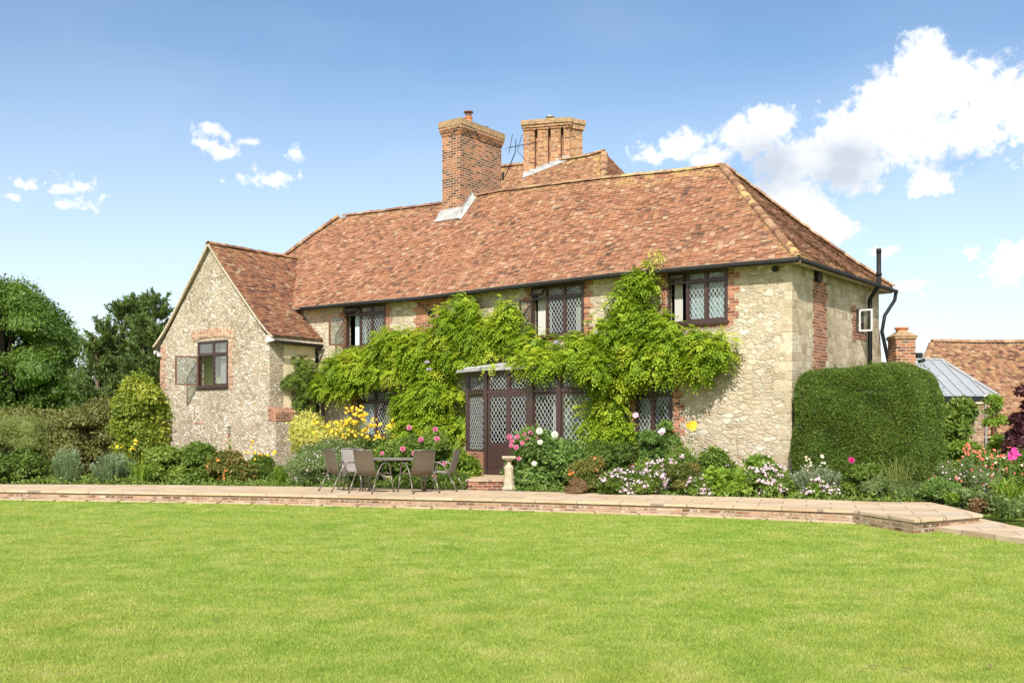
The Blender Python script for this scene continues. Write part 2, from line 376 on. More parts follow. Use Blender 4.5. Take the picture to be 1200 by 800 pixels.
def coursed_mat(name, stones, mortar, w=.30, h=.19):
    """squared blocks in uneven courses"""
    m, nt, b = newmat(name); uv = nt.nodes.new('ShaderNodeUVMap'); uv.uv_map = 'uv'; tc = nt.nodes.new('ShaderNodeTexCoord')
    nd = noise(nt, tc.outputs['Object'], 1.6, 3); n2 = noise(nt, tc.outputs['Object'], 11, 5, .6)
    v = nt.nodes.new('ShaderNodeVectorMath'); v.operation = 'MULTIPLY_ADD'; nt.links.new(nd.outputs['Color'], v.inputs[0]); v.inputs[1].default_value = (.5,.42,0); nt.links.new(uv.outputs[0], v.inputs[2])
    v2 = nt.nodes.new('ShaderNodeVectorMath'); v2.operation = 'MULTIPLY_ADD'; nt.links.new(n2.outputs['Color'], v2.inputs[0]); v2.inputs[1].default_value = (.06,.05,0); nt.links.new(v.outputs[0], v2.inputs[2])
    br = nt.nodes.new('ShaderNodeTexBrick'); nt.links.new(v2.outputs[0], br.inputs['Vector']); br.inputs['Scale'].default_value = 1; br.inputs['Brick Width'].default_value = w; br.inputs['Row Height'].default_value = h; br.inputs['Mortar Size'].default_value = .012; br.inputs['Mortar Smooth'].default_value = .6
    br.offset = .37; br.squash = .72; br.squash_frequency = 3
    setc(br.inputs['Color1'], (0,0,0)); setc(br.inputs['Color2'], (1,1,1)); setc(br.inputs['Mortar'], (.5,.5,.5))
    c = ramp(nt, br.outputs['Color'], stones); fine = noise(nt, tc.outputs['Object'], 24, 7, .7); big = noise(nt, tc.outputs['Object'], .9, 5, .6)
    c = mixc(nt, .6, c, ramp(nt, fine.outputs['Fac'], [(.3,(.55,.51,.45)),(.66,(1,1,1))]), 'MULTIPLY'); c = mixc(nt, .8, c, ramp(nt, big.outputs['Fac'], [(.3,(.62,.57,.48)),(.55,(1,.98,.94))]), 'MULTIPLY')
    c = mixc(nt, mth(nt, 'MULTIPLY', br.outputs['Fac'], .7), c, mortar); nt.links.new(c, b.inputs['Base Color']); b.inputs['Roughness'].default_value = .95; b.inputs['Specular IOR Level'].default_value = .15
    bumpn(nt, b, mth(nt, 'ADD', mth(nt, 'SUBTRACT', 1, br.outputs['Fac']), mth(nt, 'MULTIPLY', fine.outputs['Fac'], .8)), .8, .02); return m
# ------------------------------------------------------------------ materials
M_rubble = stone_mat('rubble_wing', 9.8, 1.2, [(0,(.38,.30,.21)),(.25,(.56,.47,.35)),(.55,(.65,.575,.45)),(.8,(.74,.68,.56)),(1,(.86,.83,.76))], (.55,.47,.35), .065, .85, flush=.5)
M_rag = stone_mat('ragstone', 7.2, 1.8, [(0,(.44,.36,.26)),(.25,(.57,.485,.36)),(.6,(.65,.575,.44)),(.85,(.73,.67,.54)),(1,(.84,.81,.73))], (.56,.48,.36), .085, .65, distort=.85, big=4.8, flush=.65)
M_end = coursed_mat('end_stone', [(0,(.44,.36,.25)),(.3,(.55,.47,.34)),(.6,(.63,.55,.41)),(1,(.72,.65,.52))], (.45,.37,.26))
M_ashlar = plain('ashlar', (.55,.47,.34), .9, noise=.30, nscale=6, bump=.6)
def block_mat():
    m, nt, b = newmat('quoin_stone'); a = nt.nodes.new('ShaderNodeAttribute'); a.attribute_name = 'rnd'; tc = nt.nodes.new('ShaderNodeTexCoord')
    c = ramp(nt, a.outputs['Fac'], [(0,(.50,.42,.30)),(.5,(.60,.52,.39)),(1,(.70,.63,.50))]); n1 = noise(nt, tc.outputs['Object'], 7, 6, .65); n2 = noise(nt, tc.outputs['Object'], 1.2, 4)
    c = mixc(nt, .8, c, ramp(nt, n1.outputs['Fac'], [(.3,(.66,.6,.52)),(.62,(1,1,1))]), 'MULTIPLY'); c = mixc(nt, .7, c, ramp(nt, n2.outputs['Fac'], [(.35,(.7,.64,.55)),(.6,(1,1,1))]), 'MULTIPLY')
    nt.links.new(c, b.inputs['Base Color']); b.inputs['Roughness'].default_value = .95; b.inputs['Specular IOR Level'].default_value = .15; bumpn(nt, b, n1.outputs['Fac'], .9, .02); return m
M_quoin = block_mat()
M_plaster = plain('old_render', (.74,.60,.40), .9, noise=.22, nscale=2.2, bump=.3)
M_brick = brick_mat('red_brick', (.34,.12,.07), (.50,.21,.12), (.52,.42,.31))
M_pbrick = brick_mat('pale_brick', (.52,.27,.17), (.62,.40,.27), (.58,.48,.36), soldier=False)
M_chim = brick_mat('chimney_brick', (.21,.07,.042), (.50,.18,.08), (.52,.42,.30), w=.225, h=.078, ms=.014, dirt=(.38,.32,.28), white=.18)
M_chim2 = brick_mat('chimney_brick_b', (.34,.14,.07), (.52,.25,.11), (.55,.42,.27), dirt=(.6,.55,.4), white=.4)
M_riser = brick_mat('terrace_brick', (.34,.17,.10), (.46,.28,.17), (.46,.37,.26), w=.225, h=.07, ms=.014, dirt=(.45,.4,.33), white=.65)
M_lichen_cap = plain('lichened_cap', (.36,.24,.13), .95, noise=.5, nscale=9, bump=.7)
M_lead = plain('lead', (.38,.38,.38), .55, noise=.18, nscale=12)
M_came = plain('lead_came', (.50,.51,.51), .6, metal=0)
M_frame = plain('brown_frame', (.055,.030,.026), .42, noise=.3, nscale=30)
M_frame_r = plain('brown_varnish', (.17,.07,.035), .45, noise=.3, nscale=20)
M_black = plain('black_iron', (.018,.017,.016), .6, spec=.25, noise=.3, nscale=14)
M_lit_edge = plain('lit_gutter_edge', (.20,.18,.14), .8, noise=.4, nscale=7)  # paler tone stands in for light along the gutter's top
M_white = plain('white_paint', (.60,.59,.56), .5)
M_curtain = plain('curtain', (.55,.54,.50), .9)
M_blue = plain('pale_blue_wall', (.55,.66,.72), .9)
M_lime = plain('pale_green_wall', (.72,.75,.42), .9)
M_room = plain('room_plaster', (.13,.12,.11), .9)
M_slate = plain('dark_slot', (.02,.02,.02), .9)
M_pot = plain('terracotta', (.55,.22,.11), .8, noise=.25, nscale=8)
M_steel = plain('steel', (.45,.43,.40), .4, metal=.7)
M_verge = plain('verge_mortar', (.50,.42,.30), .95, noise=.35, nscale=9, bump=.6)

def glass_mat(name, fac, tint=(1,1,1), wob=.035):
    m, nt, b = newmat(name); nt.nodes.remove(b)
    g = nt.nodes.new('ShaderNodeBsdfGlossy'); g.inputs['Roughness'].default_value = .02; setc(g.inputs[0], tint)
    t = nt.nodes.new('ShaderNodeBsdfTransparent'); setc(t.inputs[0], (.68,.72,.70))
    tc = nt.nodes.new('ShaderNodeTexCoord')
    v = nt.nodes.new('ShaderNodeTexVoronoi'); v.inputs['Scale'].default_value = 9; nt.links.new(tc.outputs['Object'], v.inputs['Vector'])
    vm = nt.nodes.new('ShaderNodeVectorMath'); vm.operation = 'SUBTRACT'; nt.links.new(v.outputs['Color'], vm.inputs[0]); vm.inputs[1].default_value = (.5,.5,.5)
    v2 = nt.nodes.new('ShaderNodeVectorMath'); v2.operation = 'SCALE'; nt.links.new(vm.outputs[0], v2.inputs[0]); v2.inputs['Scale'].default_value = wob*6
    ge = nt.nodes.new('ShaderNodeNewGeometry'); v3 = nt.nodes.new('ShaderNodeVectorMath'); v3.operation = 'ADD'; nt.links.new(ge.outputs['Normal'], v3.inputs[0]); nt.links.new(v2.outputs[0], v3.inputs[1])
    v4 = nt.nodes.new('ShaderNodeVectorMath'); v4.operation = 'NORMALIZE'; nt.links.new(v3.outputs[0], v4.inputs[0]); nt.links.new(v4.outputs[0], g.inputs['Normal'])
    mx = nt.nodes.new('ShaderNodeMixShader'); mx.inputs[0].default_value = fac
    nt.links.new(t.outputs[0], mx.inputs[1]); nt.links.new(g.outputs[0], mx.inputs[2]); nt.links.new(mx.outputs[0], nt.nodes['Material Output'].inputs[0])
    return m
M_glass = glass_mat('leaded_glass', .055)
M_glass_roof = plain('glazing_sheet', (.33,.35,.37), .3, noise=.08, nscale=2)

def tile_mat(name, stops, moss=(.56,.30,.05)):
    m, nt, b = newmat(name)
    a = nt.nodes.new('ShaderNodeAttribute'); a.attribute_name = 'rnd'
    k = nt.nodes.new('ShaderNodeAttribute'); k.attribute_name = 'moss'
    tc = nt.nodes.new('ShaderNodeTexCoord'); big = noise(nt, tc.outputs['Object'], .7, 5); fine = noise(nt, tc.outputs['Object'], 30, 5, .7); md = noise(nt, tc.outputs['Object'], 4.5, 5, .6)
    f = mth(nt, 'ADD', mth(nt, 'ADD', mth(nt, 'MULTIPLY', a.outputs['Fac'], .70), .14), mth(nt, 'ADD', mth(nt, 'MULTIPLY', mth(nt, 'SUBTRACT', big.outputs['Fac'], .5), .55), mth(nt, 'MULTIPLY', mth(nt, 'SUBTRACT', md.outputs['Fac'], .5), .5)), True)
    c = ramp(nt, f, stops)
    c = mixc(nt, .5, c, ramp(nt, fine.outputs['Fac'], [(.3, (.5,.45,.42)), (.65, (1,1,1))]), 'MULTIPLY')
    mf = mth(nt, 'MULTIPLY', k.outputs['Fac'], ramp(nt, md.outputs['Fac'], [(.45,(0,0,0)),(.56,(1,1,1))]))
    c = mixc(nt, mf, c, mixc(nt, fine.outputs['Fac'], moss, (.45,.40,.24)))
    nt.links.new(c, b.inputs['Base Color']); b.inputs['Roughness'].default_value = .88; b.inputs['Specular IOR Level'].default_value = .25
    bumpn(nt, b, fine.outputs['Fac'], .4, .01)
    return m
T_main = tile_mat('clay_tiles', [(0,(.11,.07,.055)),(.12,(.21,.115,.075)),(.30,(.33,.155,.09)),(.5,(.41,.185,.10)),(.65,(.39,.215,.13)),(.85,(.45,.26,.155)),(1,(.50,.37,.25))])
T_old = tile_mat('weathered_tiles', [(0,(.07,.045,.04)),(.2,(.19,.09,.06)),(.5,(.32,.135,.075)),(.8,(.34,.18,.11)),(1,(.42,.31,.21))])
T_hip = tile_mat('hip_tiles', [(0,(.14,.08,.055)),(.4,(.30,.15,.09)),(.7,(.38,.22,.14)),(1,(.44,.33,.22))])

T_barn = tile_mat('barn_tiles', [(0,(.05,.035,.03)),(.2,(.14,.075,.05)),(.45,(.27,.125,.075)),(.7,(.33,.17,.10)),(1,(.40,.27,.18))])
# ------------------------------------------------------------------ ground
def struct(o): o['kind'] = 'structure'; return o
def lawn_mat():
    m, nt, b = newmat('lawn_turf')
    tc = nt.nodes.new('ShaderNodeTexCoord')
    big = noise(nt, tc.outputs['Object'], .42, 4, .55); md = noise(nt, tc.outputs['Object'], 2.1, 6, .65); fi = noise(nt, tc.outputs['Object'], 38, 6, .8)
    c = ramp(nt, md.outputs['Fac'], [(.32,(.20,.31,.045)),(.5,(.30,.40,.07)),(.68,(.40,.45,.12))])
    c = mixc(nt, .75, c, ramp(nt, big.outputs['Fac'], [(.35,(.72,.86,.55)),(.5,(1,1,1)),(.68,(1.0,.93,.80))]), 'MULTIPLY')
    c = mixc(nt, .7, c, ramp(nt, fi.outputs['Fac'], [(.3,(.45,.5,.4)),(.62,(1,1,1))]), 'MULTIPLY')
    nt.links.new(c, b.inputs['Base Color']); b.inputs['Roughness'].default_value = .9; b.inputs['Specular IOR Level'].default_value = .1
    bumpn(nt, b, mth(nt, 'ADD', fi.outputs['Fac'], md.outputs['Fac']), .8, .04)
    return m
M_lawn = lawn_mat()
b = MB(); b.add([(-900,-200,0),(900,-200,0),(900,1800,0),(-900,1800,0)], [(0,1,2,3)]); struct(b.build('lawn', M_lawn))

FRONT = [(-500,567),(0,574),(300,578.5),(600,585),(800,590.5),(1000,598),(1072,609)]
BACK = [(1090,588),(1040,588),(930,584),(800,580),(600,575),(400,570.5),(200,568),(0,567),(-500,561.5)]
TZ = .22
fr = [G(x, y, TZ) for x, y in FRONT]; bk = [G(x, y, TZ) for x, y in BACK]; tip = G(1152, 602.5, TZ); tip2 = G(1118, 594, TZ)
fr_outer = fr + [tip]
def paving_mat():
    m, nt, b = newmat('sandstone_paving')
    tc = nt.nodes.new('ShaderNodeTexCoord'); mp = nt.nodes.new('ShaderNodeMapping'); mp.inputs['Rotation'].default_value = (0,0,.28); nt.links.new(tc.outputs['Object'], mp.inputs[0])
    br = nt.nodes.new('ShaderNodeTexBrick'); nt.links.new(mp.outputs[0], br.inputs['Vector']); br.inputs['Scale'].default_value = 1; br.inputs['Brick Width'].default_value = .85; br.inputs['Row Height'].default_value = .58
    br.inputs['Mortar Size'].default_value = .012; setc(br.inputs['Color1'], (0,0,0)); setc(br.inputs['Color2'], (1,1,1)); setc(br.inputs['Mortar'], (.5,.5,.5))
    c = ramp(nt, br.outputs['Color'], [(0,(.50,.37,.24)),(.35,(.58,.43,.28)),(.7,(.60,.47,.32)),(1,(.54,.44,.33))])
    n1 = noise(nt, tc.outputs['Object'], 2.2, 6, .6); n2 = noise(nt, tc.outputs['Object'], 25, 5, .6)
    c = mixc(nt, .6, c, ramp(nt, n1.outputs['Fac'], [(.3,(.72,.66,.60)),(.6,(1,1,1))]), 'MULTIPLY'); c = mixc(nt, .3, c, ramp(nt, n2.outputs['Fac'], [(.3,(.6,.57,.52)),(.65,(1,1,1))]), 'MULTIPLY')
    c = mixc(nt, br.outputs['Fac'], c, (.25,.20,.14)); nt.links.new(c, b.inputs['Base Color']); b.inputs['Roughness'].default_value = .85
    bumpn(nt, b, mth(nt, 'ADD', mth(nt, 'SUBTRACT', 1, br.outputs['Fac']), n1.outputs['Fac']), .4, .01); return m
M_pave = paving_mat()
def inset(pts, d):                           # move an open outline away from the camera a little
    return [Vector((p.x, p.y+d, p.z)) for p in pts]
b = MB()
outline = [(p.x, p.y) for p in fr_outer + [tip2] + bk]
b.prism(outline, TZ-.045, TZ)
struct(b.build('terrace_paving', M_pave))
b = MB()                                      # brick riser under the slabs
rin = inset(fr, .045); rt = Vector((tip.x-.05, tip.y+.02, TZ))
line = rin[:-1] + [Vector((fr[-1].x, fr[-1].y+.05, TZ)), rt, Vector((rt.x-.5, rt.y+1.4, 0))]
b.prism([(p.x, p.y) for p in line] + [(p.x, p.y-.4) for p in bk[1:]], -.05, TZ-.047)
struct(b.build('terrace_riser', M_riser))
b = MB()                                      # slab strip at the foot of the riser
seg = fr[:6]
for i in range(len(seg)-1):
    a, c = seg[i], seg[i+1]; n = max(1, int((c-a).length/.75))
    for k in range(n):
        p, q = a.lerp(c, k/n), a.lerp(c, (k+1)/n-.012); o = random.uniform(-.02, .02); h = .035+random.uniform(-.006, .006)
        b.add([(p.x, p.y-.26+o, -.02),(q.x,q.y-.26+o,-.02),(q.x,q.y+.03,-.02),(p.x,p.y+.03,-.02),(p.x,p.y-.26+o,h),(q.x,q.y-.26+o,h),(q.x,q.y+.03,h),(p.x,p.y+.03,h)],
              [(4,5,6,7),(0,1,5,4),(1,2,6,5),(3,0,4,7)])
struct(b.build('kerb', M_pave))
LP = .085
b = MB(); lp = [G(1074,613.5,LP), G(1200,631,LP), G(1420,664,LP), G(1420,640,LP), G(1200,618,LP), G(1149,607,LP), G(1085,600,LP)]
b.prism([(p.x,p.y) for p in lp], -.03, LP); struct(b.build('path', M_pave))
def soil_mat():
    m, nt, b = newmat('bed_soil'); tc = nt.nodes.new('ShaderNodeTexCoord'); n = noise(nt, tc.outputs['Object'], 9, 7, .7)
    nt.links.new(ramp(nt, n.outputs['Fac'], [(.3,(.035,.028,.016)),(.6,(.10,.085,.04)),(.7,(.10,.14,.04))]), b.inputs['Base Color']); b.inputs['Roughness'].default_value = 1; bumpn(nt, b, n.outputs['Fac'], 1, .05); return m
M_soil = soil_mat()
b = MB(); p0, p1 = bk[-1], bk[0]
b.prism([(p.x, p.y-.03) for p in reversed(bk)] + [(14.5, 18.9),(30,19.5),(30,40),(-34,40)], 0.0, TZ-.05)
struct(b.build('soil', M_soil))

# ------------------------------------------------------------------ the house
house = thing('stone_house', 'long cream ragstone house with red clay tile roof, gabled wing and tall brick chimneys', 'house', HC, HROT)
def walls(name, polys, mat, reveal=.22, extra=None):
    """polys: (origin, ux, outward normal, outline, holes) in house axes; z is up"""
    b = MB()
    for (o, ux, nn, outl, holes) in polys:
        o, ux, nn = Vector(o), Vector(ux), Vector(nn); uz = Vector((0,0,1))
        loops = [[Vector((p[0], p[1], 0)) for p in outl]] + [[Vector((h[0],h[2],0)),Vector((h[0],h[3],0)),Vector((h[1],h[3],0)),Vector((h[1],h[2],0))] for h in holes]
        flat = [p for l in loops for p in l]; tri = tessellate_polygon(loops)
        vs = [o+ux*p.x+uz*p.y for p in flat]; fs = []
        for t in tri:
            a, c, d = (vs[i] for i in t)
            fs.append(tuple(t) if (c-a).cross(d-a).dot(nn) > 0 else tuple(reversed(t)))
        b.add(vs, fs)
        for h in holes:
            q = [(h[0],h[2]),(h[1],h[2]),(h[1],h[3]),(h[0],h[3])]
            for i in range(4):
                p0, p1 = q[i], q[(i+1)%4]; A, B = o+ux*p0[0]+uz*p0[1], o+ux*p1[0]+uz*p1[1]
                b.add([A, B, B-nn*reveal, A-nn*reveal], [(0,1,2,3)])
    return b.build(name, mat, house)

# eave and ridge curves, read from the roof's true outline
def interp(tab, x):
    tab = sorted(tab)
    if x <= tab[0][0]: return tab[0][1]
    for (a, u), (c, v) in zip(tab, tab[1:]):
        if x <= c: t = (x-a)/(c-a); return u+(v-u)*t
    return tab[-1][1]
EO = .30                                    # eave overhang
EAVE = [on_front(px, py, -EO) for px, py in [(334,362.5),(420,354),(488,348.5),(579,337.5),(650,329),(720,320.5),(820,312),(925,303)]]
EAVE = [(x, z) for x, z in EAVE]
RIDGE = [on_front(px, py, 3.15) for px, py in [(398,254),(519,238.5),(528,236),(585,224.5),(650,216),(713,208.5),(780,202),(846,194)]]
XR = RIDGE[-1][0]; XL = RIDGE[0][0]
ez, rz_ = (lambda x: interp(EAVE, x)), (lambda x: interp(RIDGE, x))
EZ1 = EAVE[-1][1]
def tiles(name, fn, L, span, mat, parent=None, gauge=.086, tw=.155, moss=None, seed=1, jit=.009, origin=None):
    """plain tiles laid row by row: fn(x, t) is the roof surface, t metres up the slope; span(t) the row's ends"""
    r = np.random.default_rng(seed); V = []; R = []; K = []
    nrow = int(L/gauge)
    for i in range(-1 if False else 0, nrow):
        t = i*gauge; x0, x1 = span(min(t+gauge*.5, L))
        if x1-x0 < .05: continue
        off = (i % 2)*tw*.5 + r.uniform(-.02, .02); n = int((x1-x0)/tw)+2
        for k in range(n):
            a = x0-off+k*tw; c = a+tw-.006; a = max(a, x0); c = min(c, x1)
            if c-a < .02: continue
            A, B = Vector(fn(a, t)), Vector(fn(c, t)); Cc, Dd = Vector(fn(c, t+gauge*1.25)), Vector(fn(a, t+gauge*1.25))
            nrm = (B-A).cross(Dd-A)
            if nrm.length < 1e-9: continue
            nrm.normalize(); h = .026+r.uniform(-jit, jit); h2 = h+r.uniform(-jit, jit); g = (Dd-A).normalized()*r.uniform(-.006,.006)
            a1, b1 = A+nrm*h+g, B+nrm*h2+g; c1, d1 = Cc+nrm*.008, Dd+nrm*.008
            V += [a1, b1, c1, d1, A-nrm*.012+g, B-nrm*.012+g, b1, a1]
            q = r.random(); m = moss(a, t) if moss else 0
            q = q if r.random() > .06 else r.choice([0, 1.25]); R += [q, max(0, q-.12)]; K += [m, m]  # front edges coloured darker, painting in each row's shadow line
    return quads_mesh(name, np.array([tuple(v) for v in V]), mat, parent, R, origin, 4, K)

def hip_x(s): return (-21.25+(XL+21.25)*s, EO*.95-(EO*.95-XR)*s)
def main_pt(x, t, L=4.72):
    s = t/L; y = -EO+(3.15+EO)*s
    return (x, y, ez(x)*(1-s)+rz_(x)*s - .05*4*s*(1-s)*(1-.5*s) + (.012*math.sin(x*1.7+t*2)+.01*math.sin(x*4.1))*s*(1-s)*4)
def main_moss(x, t):
    d = abs(x-hip_x(t/4.72)[1]); m = max(0, 1-d/.45)
    if t > 4.0: m = max(m, (1.1 if x > -6.5 else .35)*(t-4.0)/.7)
    if t > 4.45: m = max(m, .3)
    return min(1, m)
roof = tiles('roof', main_pt, 4.72, lambda t: hip_x(t/4.72), T_main, house, moss=main_moss, seed=3)
# back slope, hip ends and the boarding underneath
def back_pt(x, t, L=4.72):
    s = t/L; return (-x, 6.6-(3.45)*s, 5.35*(1-s)+rz_(-x)*s-.08*4*s*(1-s))
tiles('back_slope', back_pt, 4.7, lambda t: (-hip_x(t/4.72)[1], -hip_x(t/4.72)[0]), T_old, roof, gauge=.2, tw=.33, seed=4)
far_eave_z = on_side(1029, 332, EO*.95)[1]
def end_pt(v, t, L=4.6):                    # right hip end: v runs from the front eave backwards
    s = t/L; u0, u1 = -EO+(3.45)*s, 6.63-3.48*s
    w = (v+EO)/6.93; z0 = EZ1*(1-w)+far_eave_z*w
    return (EO*.95-(EO*.95-XR)*s, v, z0*(1-s)+rz_(XR)*s-.07*4*s*(1-s)+.012*math.sin(v*3+t))
def end_moss(v, t): return .9 if v-(-EO+3.45*t/4.6) < .3 else (.45 if t < .3 else .12)
tiles('hip_end', end_pt, 4.6, lambda t: (-EO+3.45*t/4.6, 6.63-3.48*t/4.6), T_old, roof, moss=end_moss, seed=5)
def lend_pt(v, t, L=4.7):
    s = t/L; return (-21.25+(XL+21.25)*s, -v, 5.4*(1-s)+rz_(XL)*s)
tiles('hip_end', lend_pt, 4.7, lambda t: (-6.63+3.48*t/4.7, EO-3.45*t/4.7), T_old, roof, gauge=.2, tw=.33, seed=6)
b = MB()                                     # closed boarding below the tiles
N_ = 24
for i in range(N_):
    for j in range(6):
        s0, s1 = j/6, (j+1)/6; P = []
        for (a, s) in ((i/N_, s0), ((i+1)/N_, s0), ((i+1)/N_, s1), (i/N_, s1)):
            x0, x1 = hip_x(s); p = Vector(main_pt(x0+(x1-x0)*a, s*4.72)); p.z -= .03; P.append(p)
        b.add(P, [(0,1,2,3)])
b.add([(-21.2,6.6,5.3),(.28,6.6,5.3),(XR,3.15,8.55),(XL,3.15,8.9)], [(1,0,3,2)])
b.add([(.26,-.28,EZ1-.04),(.26,6.6,far_eave_z-.04),(XR-.03,3.15,8.55)], [(0,1,2)])
b.add([(-21.2,-.28,5.35),(-21.2,6.6,5.3),(XL,3.15,8.9)], [(1,0,2)])
b.build('boarding', M_verge, roof)
# ridge and hip tiles: half-round caps laid end to end
def caps(name, pts, r, mat, parent, step=.32, moss=.6, seed=1, lift=.0):
    rg = np.random.default_rng(seed); V = []; R = []; K = []
    P = [Vector(p) for p in pts]; cum = [0]
    for a, c in zip(P, P[1:]): cum.append(cum[-1]+(c-a).length)
    def pos(d):
        for i in range(len(P)-1):
            if d <= cum[i+1] or i == len(P)-2: return P[i].lerp(P[i+1], (d-cum[i])/(cum[i+1]-cum[i]))
    n = int(cum[-1]/step)
    for k in range(n):
        a, c = pos(k*step), pos(min(cum[-1], (k+1)*step+.02)); d = (c-a).normalized(); side = d.cross(Vector((0,0,1))).normalized(); up = side.cross(d).normalized()
        rr = r*rg.uniform(.94, 1.08); q = rg.random(); mm = moss(k*step/cum[-1]) if callable(moss) else moss; dz = rg.uniform(-.008,.012)+lift
        for j in range(6):
            t0, t1 = PI*(j/6)*1.0, PI*((j+1)/6)*1.0
            for (s0, s1) in (((a, 1.06), (c, .96)),):
                f = lambda p, m_, t: p + (side*math.cos(t)*rr*m_ + up*(math.sin(t)*rr*m_*.8+dz-.02))
                V += [f(a,1.06,t0), f(a,1.06,t1), f(c,.96,t1), f(c,.96,t0)]; R.append(q); K.append(mm)
                V += [f(a,.8,t0), f(a,.8,t1), f(a,1.06,t1), f(a,1.06,t0)]; R.append(q*.5); K.append(mm)
    return quads_mesh(name, np.array([tuple(v) for v in V]), mat, parent, R, None, 4, K)
rp = [(x, 3.15, rz_(x)+.03) for x in np.linspace(XR, XL, 30)]
caps('ridge_tiles', rp, .11, T_hip, roof, .34, lambda f: 1.0 if f < .2 else (.25 if f < .5 else .0), 2, lift=-.035)
caps('hip_tiles', [tuple(Vector(main_pt(hip_x(s)[1]-.02, s*4.72))+Vector((.02,0,.03))) for s in np.linspace(0.0, 1, 12)], .105, T_hip, roof, .13, lambda f: 1.0 if f < .12 or (.5 < f < .72) else .25, 3, lift=-.02)
caps('hip_tiles', [tuple(Vector(main_pt(hip_x(s)[0]+.02, s*4.72))+Vector((0,0,.03))) for s in np.linspace(0.0, 1, 12)], .13, T_hip, roof, .17, .4, 4)
caps('hip_tiles', [tuple(Vector(end_pt(6.63-3.48*s, s*4.6))+Vector((0,.02,.03))) for s in np.linspace(0.0, 1, 12)], .11, T_hip, roof, .17, .3, 5)

# window openings on the front wall, (x0, x1, z0, z1)
def rect_front(x0, x1, y0, y1, yl=0.0):
    xm, ym = (x0+x1)/2, (y0+y1)/2
    a, c = on_front(x0, ym, yl)[0], on_front(x1, ym, yl)[0]
    return (a, c, on_front(xm, y1, yl)[1], on_front(xm, y0, yl)[1])
W1 = rect_front(405, 452, 357, 406); W2 = rect_front(623, 684.5, 333, 393.5); W3 = rect_front(782.5, 853, 316.5, 378)
L1 = rect_front(419, 463, 456, 512); L2 = rect_front(745, 788, 450, 513)
WT = 5.45
DOORHOLE = (-9.1, -4.2, .38, 3.05)
fx0 = -20.7
outl = [(fx0,-.1)] + [(0,-.1)] + [(x, ez(x)-.03+.18) for x in np.linspace(0, fx0, 14)]
walls('front_wall', [((0,0,0),(1,0,0),(0,-1,0), outl, [W1,W2,W3,L1,L2,DOORHOLE])], M_rag)
# end wall
E1 = None
yE0, zE1 = on_side(1003, 362, 0); yE1, _ = on_side(1011.5, 362, 0); zE0 = on_side(1007, 389, 0)[1]
E1 = (yE0, yE1, zE0, zE1)
walls('end_wall', [((0,0,0),(0,1,0),(1,0,0),[(0,-.1),(6.33,-.1),(6.33,far_eave_z+.1),(0,EZ1+.18)],[E1])], M_end)
b = MB(); b.add([(0,6.33,0),(fx0,6.33,0),(fx0,6.33,5.4),(0,6.33,5.4)], [(0,1,2,3)]); b.add([(fx0,0,0),(fx0,6.33,0),(fx0,6.33,5.4),(fx0,0,5.4)], [(0,1,2,3)])
b.build('back_wall', M_rag, house)
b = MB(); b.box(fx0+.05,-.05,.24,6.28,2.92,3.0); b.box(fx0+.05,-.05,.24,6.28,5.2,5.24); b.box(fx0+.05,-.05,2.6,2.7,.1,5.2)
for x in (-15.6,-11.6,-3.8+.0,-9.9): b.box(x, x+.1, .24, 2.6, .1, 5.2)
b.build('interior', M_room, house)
# leaning buttress and plinth at the far end of the end wall
b = MB(); b.add([(-.35,6.3,0),(.0,6.3,0),(.0,7.15,0),(-.35,7.15,0),(-.35,6.3,4.3),(.0,6.3,4.3),(.0,6.42,4.3),(-.35,6.42,4.3)],[(0,1,5,4),(1,2,6,5),(2,3,7,6),(3,0,4,7),(4,5,6,7)])
b.build('buttress', M_end, house)
# quoins
b = MB(); z = .0; i = 0
while z < 5.1:
    h = random.uniform(.16, .34); h = min(h, 5.2-z); w, w2 = (random.uniform(.28,.44), random.uniform(.2,.3)) if i % 2 else (random.uniform(.16,.26), random.uniform(.3,.5)); p = random.uniform(.002,.007)
    b.box(-w, p, -p, w2, z+.006, z+h-.008, 0); z += h; i += 1
b.build('quoin', M_quoin, house, bevel=.012)
# toothed brick panels and jambs
def toothed(b, x0, x1, z0, z1, y=-.008, tl=.10, tr=.10, step=.3, axis='x', th=.03):
    z = z0; i = 0
    while z < z1-.02:
        h = min(step*.5 if i else step*.5, z1-z); a = x0-(tl if i % 2 else 0)+random.choice((0,0,-.02,.03)); c = x1+(tr if i % 2 else 0)+random.choice((0,0,.03,-.02))
        if axis == 'x': b.box(a, c, y, y+th, z, z+h)
        else: b.box(-y-th, -y, a, c, z, z+h)
        z += h; i += 1
b = MB()
for w_, lft in ((W1,1),(W2,1),(W3,1)):
    b = MB(); toothed(b, w_[1]+.005, w_[1]+.16, w_[2]-.1, w_[3]+.1, tl=0, tr=.11)
    toothed(b, w_[0]-.16, w_[0]-.005, w_[2]-.1, w_[3]+.1, tl=.11, tr=0)
    b.box(w_[0]-.05, w_[1]+.05, -.012, .02, w_[2]-.15, w_[2]-.005); b.build('brick_surround', M_brick, house)
for w_ in (L1, L2):
    b = MB(); toothed(b, w_[1]+.005, w_[1]+.2, .1, w_[3]+.2, tl=0, tr=.1); toothed(b, w_[0]-.32, w_[0]-.005, .1, w_[3]+.05, tl=.1, tr=0)
    b.box(w_[0]-.04, w_[1]+.04, -.012, .02, w_[3]+.006, w_[3]+.2); b.build('brick_surround', M_brick, house)
b = MB(); pz = rect_front(488, 521, 347, 420); toothed(b, pz[0], pz[1], pz[2], pz[3]+.05, tl=.08, tr=.10)
b.build('brick_panel', M_brick, house)
b = MB(); v = rect_front(502, 510, 362, 371); b.box(v[0],v[1],-.03,-.005,v[2],v[3]); 
